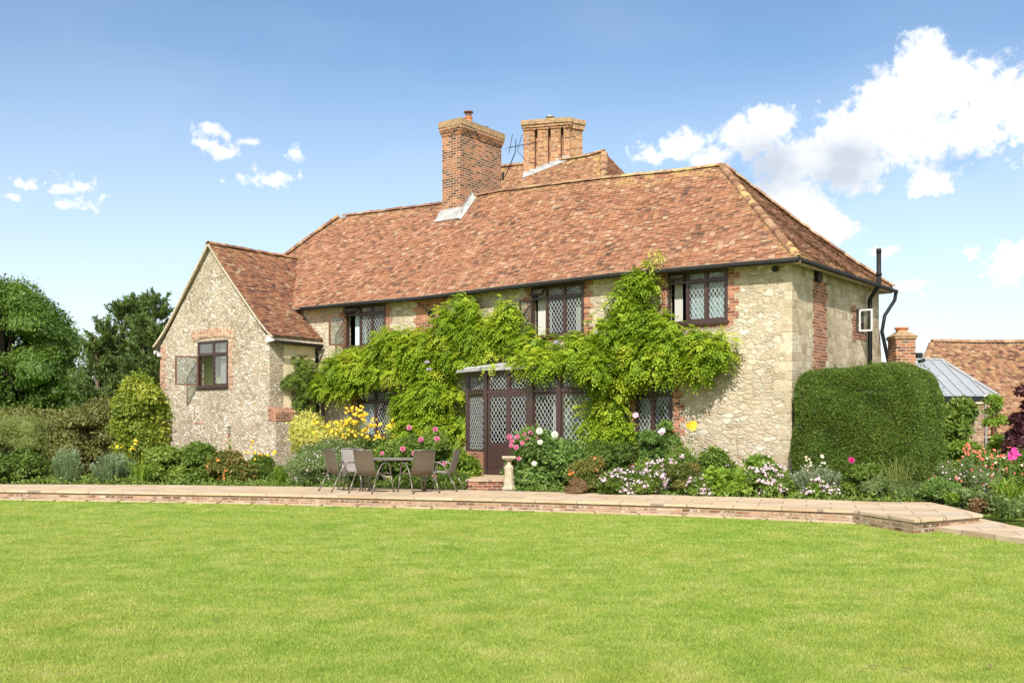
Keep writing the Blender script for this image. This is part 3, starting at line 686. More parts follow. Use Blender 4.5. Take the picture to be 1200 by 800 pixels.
for k in range(4): zz = v[2]+(v[3]-v[2])*(k+.3)/4; b.box(v[0]+.015,v[1]-.015,-.036,-.028,zz,zz+.02)
b.build('vent', M_black, house)
b = MB(); ya, _ = on_side(953.5, 370, 0); yb, _ = on_side(968, 370, 0)
toothed(b, ya, yb, .2, EZ1-.25, tl=.07, tr=.09, axis='y', step=.36); b.build('brick_panel', M_brick, house); b = MB(); toothed(b, E1[0]-.25, E1[0]-.004, E1[2]-.3, E1[3]+.08, tl=.09, tr=0, axis='y'); b.box(-.02,.008,E1[0]-.1,E1[1]+.25,E1[2]-.2,E1[2]-.005)
b.build('brick_surround', M_brick, house)
b = MB(); b.box(-.02,.10,ya+.02,ya+.3,EZ1-.3,EZ1-.02); b.tube([(-.35,-.06,EZ1-.16),(-.35,-.14,EZ1-.17)], .07, 12); b.build('bracket', M_black, house)

# gutters and pipes
def gutter_tube(pts, r=.052): 
    b = MB(); b.tube(pts, r, 10); 
    for p in pts[::2]: b.tube([(p[0],p[1],p[2]-.0),(p[0]+.03,p[1],p[2])], r*1.25, 10)
    return b
gp = [(x, -EO-.06, ez(x)-.055) for x in np.linspace(-15.75, .30, 24)]
gutter_tube(gp).build('gutter', M_black, house, smooth=True)
b = MB()
for x in np.linspace(-15.6, .3, 40): 
    pass
xs = np.linspace(-15.75, .30, 24)
for a, c in zip(xs, xs[1:]): b.bar((a,-EO-.055,ez(a)+.012),(c,-EO-.055,ez(c)+.012),.03,.014)
b.build('gutter_lit_edge', M_lit_edge, house)  # strip added to paint the bright top-lit line on the black gutter
ge = [(EO+.05, v_, EZ1*(1-(v_+EO)/6.93)+far_eave_z*(v_+EO)/6.93-.07) for v_ in np.linspace(-EO, 6.75, 14)]
gutter_tube(ge).build('gutter', M_black, house, smooth=True)
b = MB()
for a, c in zip(ge, ge[1:]): b.bar((a[0]-.14,a[1],a[2]-.01),(c[0]-.14,c[1],c[2]-.01),.2,.03)
b.build('fascia', M_ashlar, house)
yp, _ = on_side(1019, 400, .12)
zt = on_side(1019, 298, .12)[1]
b = MB(); b.tube([(.13,yp,0),(.13,yp,5.0),(.36,yp,5.35),(.36,yp,zt)], .06, 10); b.tube([(.36,yp,zt),(.36,yp,zt+.12)], .065, 10)
for z in (1.5,2.9,4.2,5.6): b.tube([(.13 if z<5 else .36,yp,z),(.13 if z<5 else .36,yp,z+.07)], .078, 10)
b.build('soil_pipe', M_black, house, smooth=True)
b = MB(); b.tube([(EO+.05,6.7,far_eave_z-.1),(EO,6.75,far_eave_z-.3),(.15,6.35,far_eave_z-.75),(.12,6.2,far_eave_z-1.2),(.12,6.95,far_eave_z-2.2),(.12,6.95,0)], .05, 10); b.build('downpipe', M_black, house, smooth=True)
xd, _ = on_front(371, 440, -.09)
b = MB(); b.tube([(xd,-.09,0),(xd,-.09,3.95)], .05, 10)
for z in (1.4,2.8): b.tube([(xd,-.09,z),(xd,-.09,z+.07)], .068, 10)
b.build('downpipe', M_black, house, smooth=True)

# ---- windows
def lattice(b, P, ux, uz, w, h, mi, dw=.105, dh=.16, t=.0085):
    """diamond lead cames on a pane; P lower left corner"""
    P, ux, uz = Vector(P), Vector(ux), Vector(uz)
    s = dh/dw; n = int(w/dw)+2; m = int(h/dh)+2
    for sg in (1, -1):
        k0, k1 = (-int(h/dh)-2, int(w/dw)+2) if sg == 1 else (-1, int((w+h/s)/dw)+2)
        for k in range(k0, k1+1):
            x0 = (k+.5)*dw                   # at z = 0; x = x0 + sg*z/s
            z0, z1 = 0.0, h
            if sg == 1: z0, z1 = max(z0, (0-x0)*s), min(z1, (w-x0)*s)
            else: z0, z1 = max(z0, (x0-w)*s), min(z1, x0*s)
            if z1-z0 < .02: continue
            A, B = P+ux*(x0+sg*z0/s)+uz*z0, P+ux*(x0+sg*z1/s)+uz*z1
            b.bar(A, B, t, .006, up=ux.cross(uz), mi=mi)
def light(b, P, ux, uz, w, h, fr=.045, depth=.04, leaded=True, fm=0, gm=1, lm=2, dw=.105, dh=.16):
    """one framed leaded light: a four-sided frame, its glass and its cames"""
    P, ux, uz = Vector(P), Vector(ux).normalized(), Vector(uz).normalized(); nn = ux.cross(uz)
    c = P+ux*w/2+uz*h/2
    for sx in (-1, 1): b.obox(c+ux*sx*(w/2-fr/2), ux*fr/2, nn*depth/2, uz*h/2, fm)
    for sz in (-1, 1): b.obox(c+uz*sz*(h/2-fr/2), ux*(w/2-fr), nn*depth/2, uz*fr/2, fm)
    q = P+ux*fr+uz*fr
    b.add([q, q+ux*(w-2*fr), q+ux*(w-2*fr)+uz*(h-2*fr), q+uz*(h-2*fr)], [(0,1,2,3)], gm)
    if leaded: lattice(b, q-nn*(-.008), ux, uz, w-2*fr, h-2*fr, lm, dw, dh)
def window(rect, cols, trans, y=-.0, opens=(), vents=(), label=None, curtain=None, back=None, vent_tilt=.6, leaf=True, warm=False, sill=True, dw=.105, dh=.16):
    x0, x1, z0, z1 = rect; fy = y+.02; ms = [M_frame, M_glass, M_came]
    b = MB(); T = .055
    xs = [x0]+[x0+(x1-x0)*c for c in cols]+[x1]
    b.box(x0,x0+T,fy-.04,fy+.05,z0,z1); b.box(x1-T,x1,fy-.04,fy+.05,z0,z1)
    b.box(x0+T,x1-T,fy-.04,fy+.05,z1-T,z1); b.box(x0+T,x1-T,fy-.045,fy+.05,z0,z0+T)
    for c in xs[1:-1]: b.box(c-T/2,c+T/2,fy-.045,fy+.045,z0+T,z1-T)
    if trans: b.box(x0+T,x1-T,fy-.05,fy+.04,trans-T/2,trans+T/2)
    wf = b.build('window', M_frame, house, bevel=.004)
    if label: wf['label'] = label
    for i in range(len(xs)-1):
        a = xs[i]+(T if i == 0 else T/2); c = xs[i+1]-(T if i == len(xs)-2 else T/2)
        zt_ = (trans-T/2) if trans else z1-T
        for (q0, q1, opn, kind) in ((z0+T, zt_, i in opens, 'casement'), (zt_+T, z1-T, i in vents, 'vent_light')):
            if q1-q0 < .08 or (kind == 'vent_light' and not trans): continue
            s = MB()
            if opn and kind == 'casement' and not leaf: continue
            if opn and kind == 'casement':
                ang = math.radians(112); light(s, (a+.0, fy-.05, q0), (math.cos(ang), -math.sin(ang), 0), (0,0,1), c-a, q1-q0, dw=dw, dh=dh)
                s.build('casement', [M_frame_r if warm else M_frame, M_glass, M_came], wf)
            elif opn:
                w = c-a; h = q1-q0; ta = vent_tilt
                P = Vector((a, fy-.05-math.sin(ta)*h, q1-math.cos(ta)*h)); light(s, P, (1,0,0), (0, math.sin(ta), math.cos(ta)), w, h, dw=dw*.9, dh=dh*.62)
                s.build('vent_light', ms, wf)
            else:
                light(s, (a, fy-.005, q0), (1,0,0), (0,0,1), c-a, q1-q0, fr=.035, dw=dw, dh=dh if kind == 'casement' else dh*.62)
                s.build(kind, ms, wf)
    if sill:
        b = MB(); b.box(x0-.03,x1+.03,fy-.1,fy+.02,z0-.05,z0); b.build('sill', M_frame, wf)
    if curtain:
        for (ca, cb, mt) in curtain:
            c = MB(); n = 14; pts = []
            for k in range(n+1): pts.append((x0+(x1-x0)*(ca+(cb-ca)*k/n), fy+.16+.03*(k % 2)))
            for (p, q) in zip(pts, pts[1:]): c.add([(p[0],p[1],z0),(q[0],q[1],z0),(q[0],q[1],z1),(p[0],p[1],z1)], [(0,1,2,3)])
            c.build('curtain', mt, wf)
    return wf
tz = lambda r, px, py: on_front(px, py, 0)[1]
window(W1, (.38,.68), tz(W1,425,368), opens=(0,), vents=(0,), label='upper window at the left with a brown casement swung open', curtain=[(.14,.42,M_blue)], warm=True)
window(W2, (.30,.64), tz(W2,650,348.5), opens=(0,), vents=(0,), label='upper window in the middle, over the bow window', curtain=[(.05,.32,M_curtain),(.78,.98,M_curtain)])
window(W3, (.335,.655), tz(W3,820,329.5), opens=(0,), vents=(0,), leaf=False, label='upper window at the right with a white curtain', curtain=[(.06,.2,M_curtain),(.35,.98,M_blue)])
window(L1, (.5,), tz(L1,440,470), label='lower window at the left behind yellow flowers', curtain=[(.04,.35,M_blue)], dw=.11)
window(L2, (.48,), tz(L2,766,462.5), label='lower window at the right in the climber', curtain=[(.04,.3,M_curtain)], dw=.11)
# small white window of the end wall, opened outwards
b = MB(); T = .05
x_, y0_, y1_, z0_, z1_ = .0, E1[0], E1[1], E1[2], E1[3]
b.box(-.05,.02,y0_,y0_+T,z0_,z1_); b.box(-.05,.02,y1_-T,y1_,z0_,z1_); b.box(-.05,.02,y0_+T,y1_-T,z1_-T,z1_); b.box(-.05,.02,y0_+T,y1_-T,z0_,z0_+T)
wf = b.build('window', M_frame, house); wf['label'] = 'small white window standing open in the end wall'
s = MB(); light(s, (.03, y0_+.16, z0_), (1.0, .1, 0), (0,0,1), .34, z1_-z0_, fr=.045, leaded=False); s.build('casement', [M_white, M_glass, M_came], wf)

# ---- bow window with its door
BO = -1.1; xa = lambda px, y=BO: on_front(px, 500, y)[0]
bx = [-9.25, xa(551,-.55), xa(570), xa(656), -4.75, -4.2]; by = [0, -.62, BO, BO, -.62, 0]
BZ0, BZ1 = .40, 3.10; TR = on_front(600, 459, BO)[1]
bow = MB(); 
plan = list(zip(bx, by))
for p in plan[1:-1]: bow.box(p[0]-.06,p[0]+.06,p[1]-.06,p[1]+.06,.22,BZ1)
for p, q in zip(plan, plan[1:]):
    for (z, h) in ((BZ0+.0, .09), (TR, .075), (BZ1-.05, .1)):
        if (p, q) == (plan[2], plan[3]) and z < 1: continue
        bow.bar((p[0],p[1],z),(q[0],q[1],z),.1,h)
bowo = bow.build('bow_window', M_frame, house, bevel=.004); bowo['label'] = 'brown leaded bow window with glazed garden door'
def facet(p, q, n, z0, z1, skip=()):
    p, q = Vector((p[0],p[1],0)), Vector((q[0],q[1],0)); d = (q-p); L = d.length; d /= L; nn = d.cross(Vector((0,0,1)))
    for i in range(n):
        if i in skip: continue
        a = p+d*(L*i/n+.05); w = L/n-.08
        s = MB(); light(s, (a.x, a.y, z0), d, (0,0,1), w, TR-.05-z0, fr=.05, dw=.115, dh=.17); s.build('leaded_light', [M_frame, M_glass, M_came], bowo)
        s = MB(); light(s, (a.x, a.y, TR+.05), d, (0,0,1), w, z1-TR-.12, fr=.05, dw=.12, dh=.13); s.build('leaded_light', [M_frame, M_glass, M_came], bowo)
facet(plan[0], plan[1], 1, 1.0, BZ1); facet(plan[1], plan[2], 1, 1.0, BZ1); facet(plan[3], plan[4], 1, 1.0, BZ1); facet(plan[4], plan[5], 1, 1.0, BZ1)
m0, m1, m2, m3 = xa(571), xa(597), xa(623), xa(656)
b = MB()
for xx in (m2-.0,): b.box(xx-.075,xx+.075,BO-.07,BO+.06,.4,BZ1-.05)
b.box(m1-.04,m1+.04,BO-.05,BO+.05,TR,BZ1-.05); b.box(m2+.075,m3,BO-.05,BO+.05,.4,1.05)
b.build('mullion', M_frame, bowo)
for (a, c) in ((m0+.05,m1-.04),(m1+.04,m2-.075),(m2+.075,m3-.05)):
    s = MB(); light(s, (a,BO,TR+.04), (1,0,0),(0,0,1), c-a, BZ1-TR-.12, fr=.04, dw=.12, dh=.13); s.build('leaded_light', [M_frame, M_glass, M_came], bowo)
s = MB(); light(s, (m2+.075,BO,1.05), (1,0,0),(0,0,1), m3-.05-m2-.075, TR-.05-1.05, fr=.05, dw=.115, dh=.17); s.build('leaded_light', [M_frame, M_glass, M_came], bowo)
DZ = on_front(585, 521, BO)[1]
for (a, c) in ((m0+.06,m1-.0),(m1+.0,m2-.08)):
    d = MB(); light(d, (a,BO-.02,DZ-.02), (1,0,0),(0,0,1), c-a, TR-.04-DZ+.02, fr=.075, depth=.05, dw=.115, dh=.17)
    d.box(a,c,BO-.045,BO+.005,.42,DZ-.02)
    for k in range(4): xx = a+.09+(c-a-.18)*k/4; d.box(xx,xx+(c-a-.18)/4-.012,BO-.052,BO-.044,.62,DZ-.1)
    d.box(a,c,BO-.07,BO-.045,.42,.56)
    do = d.build('door', [M_frame, M_glass, M_came], bowo)
    h = MB(); h.tube([(c-.05,BO-.05,1.4),(c-.05,BO-.10,1.4),(c-.14,BO-.10,1.4)], .012, 6); h.build('handle', M_steel, do)
b = MB()                                     # brick dwarf wall and net curtains inside
for p, q in zip(plan, plan[1:]):
    if (p, q) == (plan[2], plan[3]): b.bar((m2+.1,BO+.0,.7),(m3,BO+.0,.7),.14,.6); continue
    b.bar((p[0],p[1],.6),(q[0],q[1],.6),.14,.8)
b.build('dwarf_wall', M_brick, bowo)
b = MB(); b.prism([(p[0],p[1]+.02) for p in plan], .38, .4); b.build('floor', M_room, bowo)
b = MB()
for (p0,q0) in (((m3-.35,BO+.22),(m3+.5,BO+.65)),):
    n = 16; p0, q0 = Vector((*p0,0)), Vector((*q0,0))
    pts = [p0.lerp(q0,k/n)+Vector((0,.03*(k%2),0)) for k in range(n+1)]
    for a, c in zip(pts, pts[1:]): b.add([(a.x,a.y,.5),(c.x,c.y,.5),(c.x,c.y,3),(a.x,a.y,3)], [(0,1,2,3)])
b.build('curtain', M_curtain, bowo)
b = MB(); ro = [(-9.5,.0),(-9.42,-.35),(-9.1,-.78),(-8.55,-1.12),(-7.95,BO-.2),(m3,BO-.2),(-5.0,-1.05),(-4.4,-.7),(-4.1,-.3),(-4.0,0)]
n = len(ro); c0 = (-6.7,-.05,BZ1+.32)
vs = [(p[0],p[1],BZ1) for p in ro]+[(p[0],p[1],BZ1+.07) for p in ro]+[c0]
b.add(vs, [(i,(i+1),n+i+1,n+i) for i in range(n-1)]+[(n+i,n+i+1,2*n) for i in range(n-1)]+[tuple(reversed(range(n)))])
for p in ro[1:-1:2]: b.bar((p[0],p[1],BZ1+.09),(c0[0]*.6+p[0]*.4,c0[1]*.6+p[1]*.4,BZ1+.24),.05,.04)
b.build('lead_roof', M_lead, bowo)
# ---- wing
WX1 = -15.33; WY = -1.95; WX0 = -20.73; AX = on_front(246.5, 288, WY)[0]; AZ = on_front(246.5, 288, WY)[1]-.03
WE = on_front(316, 398, WY)[1]; WEL = on_front(188, 408, WY)[1]
WW = rect_front(232, 267.5, 399, 453, WY)
gab = [(WX0,-.1),(WX1,-.1),(WX1,WE-.0),(AX,AZ-.1),(WX0-.0,WEL+.05)]
SL = rect_front(267.3, 270.2, 500, 513.5, WY)
walls('wing_wall', [((0,WY,0),(1,0,0),(0,-1,0),gab,[WW,SL]), ((WX1,WY,0),(0,1,0),(1,0,0),[(0,-.1),(1.95,-.1),(1.95,WE+.02),(0,WE+.02)],[]), ((WX0,WY,0),(0,1,0),(-1,0,0),[(0,-.1),(1.95,-.1),(1.95,WEL),(0,WEL)],[])], M_rubble)
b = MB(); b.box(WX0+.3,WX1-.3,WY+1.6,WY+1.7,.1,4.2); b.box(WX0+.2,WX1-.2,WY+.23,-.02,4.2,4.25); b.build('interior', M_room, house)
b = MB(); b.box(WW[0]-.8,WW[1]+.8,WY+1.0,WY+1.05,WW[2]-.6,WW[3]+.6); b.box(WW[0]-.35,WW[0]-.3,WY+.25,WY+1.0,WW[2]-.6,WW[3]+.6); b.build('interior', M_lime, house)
window(WW, (.53,), on_front(250,415.5,WY)[1], y=WY, opens=(0,), label='window in the gable with a varnished casement swung open', warm=True, curtain=[(.6,.97,M_curtain)])
b = MB(); b.box(SL[0]-.0,SL[1]+.0,WY+.1,WY+.12,SL[2],SL[3]); b.build('slit', M_slate, house)
b = MB()
for k in range(13):                           # soldier arch of pale brick
    u = (k+.5)/13; x = WW[0]-.3+(WW[1]-WW[0]+.6)*u; zz = WW[3]+.02+.09*(1-(2*u-1)**2)
    b.obox((x, WY-.004, zz+.13), ((WW[1]-WW[0]+.6)/26-.008,0,0), (0,.02,0), ((2*u-1)*.012,0,.13))
toothed(b, WW[1]+.01, WW[1]+.16, WW[2]-.1, WW[3]+.02, y=WY-.008, tl=0, tr=.08, step=.24); toothed(b, WX0-.006, WX0+.2, .1, WEL+.1, y=WY-.008, tl=0, tr=.1, step=.3)
b.box(WX0-.006,WX0+.2,WY-.01,WY+.3,.1,WEL-.1); b.box(WX0+1.7,WX0+2.3,WY-.008,WY+.02,1.72,1.8)
b.build('brick_trim', M_pbrick, house)
b = MB(); b.box(WX1-.02,WX1+.008,WY+.55,-.01,2.0,WE-.12); b.build('render_patch', M_plaster, house)
b = MB(); bx1 = WX1+.32; bz = on_side(333, 484, bx1)[1]
bz = 2.05
b.box(WX1-.02,bx1,WY-.02,-.45,-.05,bz-.22); b.build('buttress', M_rubble, house)
b = MB(); vs = [(WX1-.02,WY-.03,bz-.22),(bx1+.015,WY-.03,bz-.22),(bx1+.015,-.44,bz-.22),(WX1-.02,-.44,bz-.22),(WX1-.02,WY-.03,bz+.2),(bx1+.0,WY-.03,bz+.02),(bx1+.0,-.44,bz+.02),(WX1-.02,-.44,bz+.2)]
b.add(vs,[(0,1,5,4),(1,2,6,5),(2,3,7,6),(4,5,6,7)]); b.build('coping', M_brick, house)
WRL = math.hypot(WX1+.22-AX, AZ-WE)
def wing_pt(v, t):                            # right slope; v runs backwards from the verge
    s = t/WRL; kick = .12*max(0, 1-s*4)**2
    return (WX1+.24+(AX-WX1-.24)*s, v, (WE+.0)*(1-s)+(AZ+.1)*s+kick-.05*4*s*(1-s)+.01*math.sin(v*4+t*2))
def wing_span(t):                             # runs in until it meets the main roof
    s = t/WRL; z = wing_pt(0, t)[2]; return (WY-.1, .1 + max(0, (z-5.2)/1.0)+.25 if z > 5.2 else -.02)
wroof = tiles('wing_roof', wing_pt, WRL, wing_span, T_old, house, seed=12, moss=lambda v, t: .25 if t > WRL-.5 else .08)
WLL = math.hypot(WX0-.22-AX, AZ-WEL)
def wingl_pt(v, t):
    s = t/WLL; return (WX0-.26+(AX-WX0+.26)*s, -v, (WEL-.12)*(1-s)+(AZ+.1)*s+.22*max(0,1-s*3)**2)
tiles('left_slope', wingl_pt, WLL, lambda t: (-(2.2 if wingl_pt(0,t)[2] > 5.2 else 0), -WY+.1), T_old, wroof, seed=13)
b = MB()
for k in range(12):
    t0, t1 = WRL*k/12, WRL*(k+1)/12; p, q = Vector(wing_pt(WY-.08, t0)), Vector(wing_pt(WY-.08, t1)); b.bar(p-Vector((0,0,.04)), q-Vector((0,0,.04)), .07, .05)
    t0, t1 = WLL*k/12, WLL*(k+1)/12; p, q = Vector(wingl_pt(-WY+.08, t0)), Vector(wingl_pt(-WY+.08, t1)); b.bar(p-Vector((0,0,.05)), q-Vector((0,0,.05)), .07, .07)
b.build('verge', M_verge, wroof)
b = MB()
P = [Vector(wing_pt(WY-.05,0)), Vector(wing_pt(WY-.05,WRL)), Vector(wing_pt(2.0,WRL)), Vector(wing_pt(-.02,0))]
b.add([p-Vector((0,0,.14)) for p in P], [(0,1,2,3)]); P = [Vector(wingl_pt(2.0,0)), Vector(wingl_pt(2.0,WLL)), Vector(wingl_pt(-2.0,WLL)), Vector(wingl_pt(0.02,0))]
b.add([p-Vector((0,0,.14)) for p in P], [(0,1,2,3)]); b.build('boarding', M_verge, wroof)
caps('ridge_tiles', [(AX, v_, AZ+.09) for v_ in np.linspace(WY-.1, 2.0, 9)], .11, T_old, wroof, .33, .35, 21)
b = MB(); e0 = wing_pt(0,0); b.add([(WX1-.0,WY-.085,WE+.16),(WX1+.26,WY-.085,WE+.0),(WX1+.26,WY-.085,WE-.05),(WX1-.06,WY-.085,WE-.08),(WX1,WY-.02,WE+.16),(WX1+.26,WY-.02,WE),(WX1+.26,WY-.02,WE-.05),(WX1-.06,WY-.02,WE-.08)],[(3,2,1,0),(0,1,5,4),(1,2,6,5),(2,3,7,6),(3,0,4,7),(4,5,6,7)]); b.build('eaves_board', M_white, wroof)
b = MB(); b.tube([(WX1+.3,WY-.02,WE-.05),(WX1+.3,-.1,WE-.09)], .05, 10); b.tube([(WX1+.3,-.12,WE-.09),(xd,-.1,WE-.2),(xd,-.09,WE-.4)], .045, 8); b.build('gutter', M_black, wroof, smooth=True)
b = MB(); b.tube([(WX0-.3,WY-.02,WEL-.12),(WX0-.3,0,WEL-.12)], .06, 10); b.box(WX0-.02,WX0+.1,WY-.12,WY,WEL-.28,WEL-.16); b.build('gutter', M_white, wroof)

# ---- big chimney
def corbel(b, x0, x1, y0, y1, z, steps, mi=1):
    for (e, h) in steps: b.box(x0-e, x1+e, y0-e, y1+e, z, z+h, mi); z += h
    return z
cx1, cz_ = on_front(540, 260, 2.51); cx0 = cx1-.76; cy0, cy1 = 2.51, 4.6; ct = on_front(540, 156, 2.51)[1]
b = MB(); b.box(cx0,cx1,cy0,cy1,cz_-1.2,ct)
z = ct
for (e, h) in ((.025,.08),(.05,.08),(.075,.09)): b.box(cx0-e,cx1+e,cy0-e,cy1+e,z,z+h); z += h
ch = b.build('chimney', M_chim, house); ch['label'] = 'big red brick chimney standing astride the main ridge'
b = MB(); b.box(cx0-.09,cx1+.09,cy0-.09,cy1+.09,z+.001,z+.20); z += .20; b.add([(cx0-.08,cy0-.08,z+.002),(cx1+.08,cy0-.08,z+.002),(cx1+.08,cy1+.08,z+.002),(cx0-.08,cy1+.08,z+.002),(cx0+.15,cy0+.15,z+.1),(cx1-.15,cy0+.15,z+.1),(cx1-.15,cy1-.15,z+.1),(cx0+.15,cy1-.15,z+.1)],[(0,1,5,4),(1,2,6,5),(2,3,7,6),(3,0,4,7),(4,5,6,7)]); b.build('cap', M_lichen_cap, ch, bevel=.015)
px_, py_ = (cx0+cx1)/2, cy0+.85
b = MB(); b.lathe((px_,py_,z+.05), [(.15,0),(.14,.1),(.12,.12),(.115,.2),(.14,.22),(.14,.26)], 14); po = b.build('chimney_pot', M_pot, ch, smooth=False)
b = MB(); b.lathe((px_,py_,z+.31), [(.10,0),(.10,.12)], 12); b.lathe((px_,py_,z+.46), [(.16,0),(.15,.03),(.03,.07)], 14)
for k in range(4): b.tube([(px_+.09*math.cos(k*PI/2),py_+.09*math.sin(k*PI/2),z+.4),(px_+.13*math.cos(k*PI/2),py_+.13*math.sin(k*PI/2),z+.48)], .012, 5)
b.build('cowl', M_frame_r, po)
b = MB(); b.tube([(px_,cy1-.45,z),(px_,cy1-.45,z+.16)], .03, 6); b.lathe((px_,cy1-.45,z+.14), [(.17,0),(.16,.03),(.04,.07)], 14); b.build('cowl', M_black, ch)
# lead flashing: an apron at the front, stepped up the right side
b = MB(); rs = lambda y: ez(cx1)+(rz_(cx1)-ez(cx1))*(y+EO)/3.45-.05*4*((y+EO)/3.45)*(1-(y+EO)/3.45)*(1-.5*(y+EO)/3.45)
b.add([(cx0-.17,cy0-.19,rs(cy0-.19)+.06),(cx1+.15,cy0-.19,rs(cy0-.19)+.06),(cx1+.06,cy0-.012,rs(cy0)+.24),(cx0-.06,cy0-.012,rs(cy0)+.24)], [(0,1,2,3)])
ys = np.linspace(cy0-.24, 3.1, 8)
for a, c in zip(ys, ys[1:]):
    b.add([(cx1+.20,a,rs(a)+.055),(cx1+.20,c,rs(c)+.055),(cx1+.012,c,rs(c)+.14),(cx1+.012,a,rs(a)+.14)], [(0,1,2,3)])
    if a > cy0-.02: b.add([(cx1+.012,a,rs(a)-.05),(cx1+.012,c,rs(c)-.05),(cx1+.012,c,rs(a)+.30),(cx1+.012,a,rs(a)+.30)], [(0,1,2,3)])
b.build('flashing', M_white if False else plain('bright_lead', (.36,.36,.355), .65, noise=.3, nscale=5), ch)

# ---- rear range roof and its clustered chimney
RY = 8.6                                      # ridge distance behind the front wall
R1 = on_front(708, 178.5, RY); R0 = on_front(585, 196, RY)
RL = math.hypot(4.4, 4.2)
rr_ = [(x, z) for x, z in (on_front(p, q, RY) for p, q in [(500,209),(585,196),(640,190),(672,186),(690,183),(708,178)])]
def rear_pt(x, t):
    s = t/RL; y = RY-4.4*(1-s); zr = interp(rr_, x); return (x, y, (zr-4.2)*(1-s)+zr*s-.08*4*s*(1-s)+.015*math.sin(x*2.2+t))
def rear_span(t): s = t/RL; return (R0[0]-1.6, R1[0]+2.6*(1-s))
rroof = tiles('rear_roof', rear_pt, RL, rear_span, T_main, house, seed=15, moss=lambda x, t: min(1,.25+(.9 if t > RL-.35 else 0)+(.8 if x > R1[0]-.5+2.6*(1-t/RL) else 0)))
def rear_end(v, t):
    s = t/RL; return (R1[0]+2.6*(1-s), v, (R1[1]-4.2)*(1-s)+R1[1]*s)
tiles('hip_end', rear_end, RL, lambda t: (RY-4.4*(1-t/RL), RY+4.4*(1-t/RL)), T_old, rroof, seed=16)
caps('ridge_tiles', [(x, RY, interp(rr_, x)+.03) for x in np.linspace(R1[0], R0[0]-1.6, 24)], .13, T_hip, rroof, .33, lambda f: 1.0 if f < .06 else .35, 17, lift=-.03)
caps('hip_tiles', [tuple(Vector(rear_pt(R1[0]+2.6*(1-s), s*RL))+Vector((0,0,.02))) for s in np.linspace(0, 1, 12)], .13, T_hip, rroof, .17, .5, 18)
b = MB(); zz = R1[1]
P = [Vector(rear_pt(R0[0]-1.6,0)), Vector(rear_pt(R1[0]+2.6,0)), Vector(rear_pt(R1[0],RL)), Vector(rear_pt(R0[0]-1.6,RL))]; b.add([p-Vector((0,0,.18)) for p in P],[(0,1,2,3)])
b.add([(R0[0]-1.6,RY+4.4,zz-4.2),(R1[0]+2.6,RY+4.4,zz-4.2),(R1[0],RY,zz-.03),(R0[0]-1.6,RY,interp(rr_,R0[0]-1.6)-.05)],[(1,0,3,2)]); b.build('boarding', M_verge, rroof)
b = MB(); b.box(R0[0]-1.5,R1[0]+2.4,6.35,RY+4.2,0,zz-4.1); b.build('rear_wall', M_rag, house)
# cluster of diagonal flues on the rear ridge; its front faces nearly along the lens axis
a2 = math.radians(23.5); ux = Vector((math.cos(a2), math.sin(a2), 0)); uy = Vector((-math.sin(a2), math.cos(a2), 0))
ly = RY-.55; qx0 = on_front(613.5, 170, ly)[0]; qz0 = on_front(620, 205, ly)[1]; qt = on_front(640, 148, ly)[1]
O2 = Vector((qx0, ly, 0)); scale2 = (HC+HX*qx0+HN*ly).y/F
Wt = (677-613.5)*scale2*1.02; flu = [(0,17),(17,33),(33,48),(48,59)]
ch2 = MB(); cap2 = MB()
def blk(mb, u0, u1, v0, v1, z0, z1):
    c = O2+ux*(u0+u1)/2+uy*(v0+v1)/2+Vector((0,0,(z0+z1)/2)); mb.obox(c, ux*(u1-u0)/2, uy*(v1-v0)/2, (0,0,(z1-z0)/2))
blk(ch2, .04, Wt*.78, .20, .85, qz0-1.5, qt)
for i, (p, q) in enumerate(flu):
    u0, u1 = p*scale2, (q-3.6)*scale2; v = (0.0, -.02, -.04, -.02)[i]
    blk(ch2, u0+.0, u1, v-.03, .9, qz0-1.5, qt-.002*i)
    zc = qt
    for (e, h) in ((.04,.08),(.08,.09)): blk(ch2, u0-e*.6, u1+e*.6+.03, v-.03-e, .9+e, zc-.001*i, zc+h-.001*i); zc += h
    blk(cap2, u0-.08, u1+.10, v-.15, 1.0, zc+.001*(i+1), zc+.18-.004*i)
# the right-hand flue turned towards the corner
c = O2+ux*(Wt*.815)+uy*.42+Vector((0,0,(qz0-1.5+qt)/2)); a3 = math.radians(-48); 
dx = (ux*math.cos(a3)-uy*math.sin(a3)*-1); dx = (ux*math.cos(a3)+uy*math.sin(a3)); dy = (-ux*math.sin(a3)+uy*math.cos(a3))
ch2.obox(c, dx*.33, dy*.33, (0,0,(qt-qz0+1.5)/2)); ch2.obox(Vector((c.x,c.y,qt+.085)), dx*.39, dy*.39, (0,0,.085)); cap2.obox(Vector((c.x,c.y,qt+.26)), dx*.43, dy*.43, (0,0,.086))
c2 = ch2.build('chimney', M_chim2, house); c2['label'] = 'clustered pale brick chimney with ribbed flues on the rear roof'
cap2.build('cap', M_lichen_cap, c2, bevel=.015)
b = MB(); p = O2+ux*Wt*.45+uy*.4; b.tube([(p.x,p.y,qt+.35),(p.x,p.y,qt+.58)], .03, 6); b.lathe((p.x,p.y,qt+.55), [(.17,0),(.16,.03),(.05,.08)], 14); b.build('cowl', M_steel, c2)
b = MB()
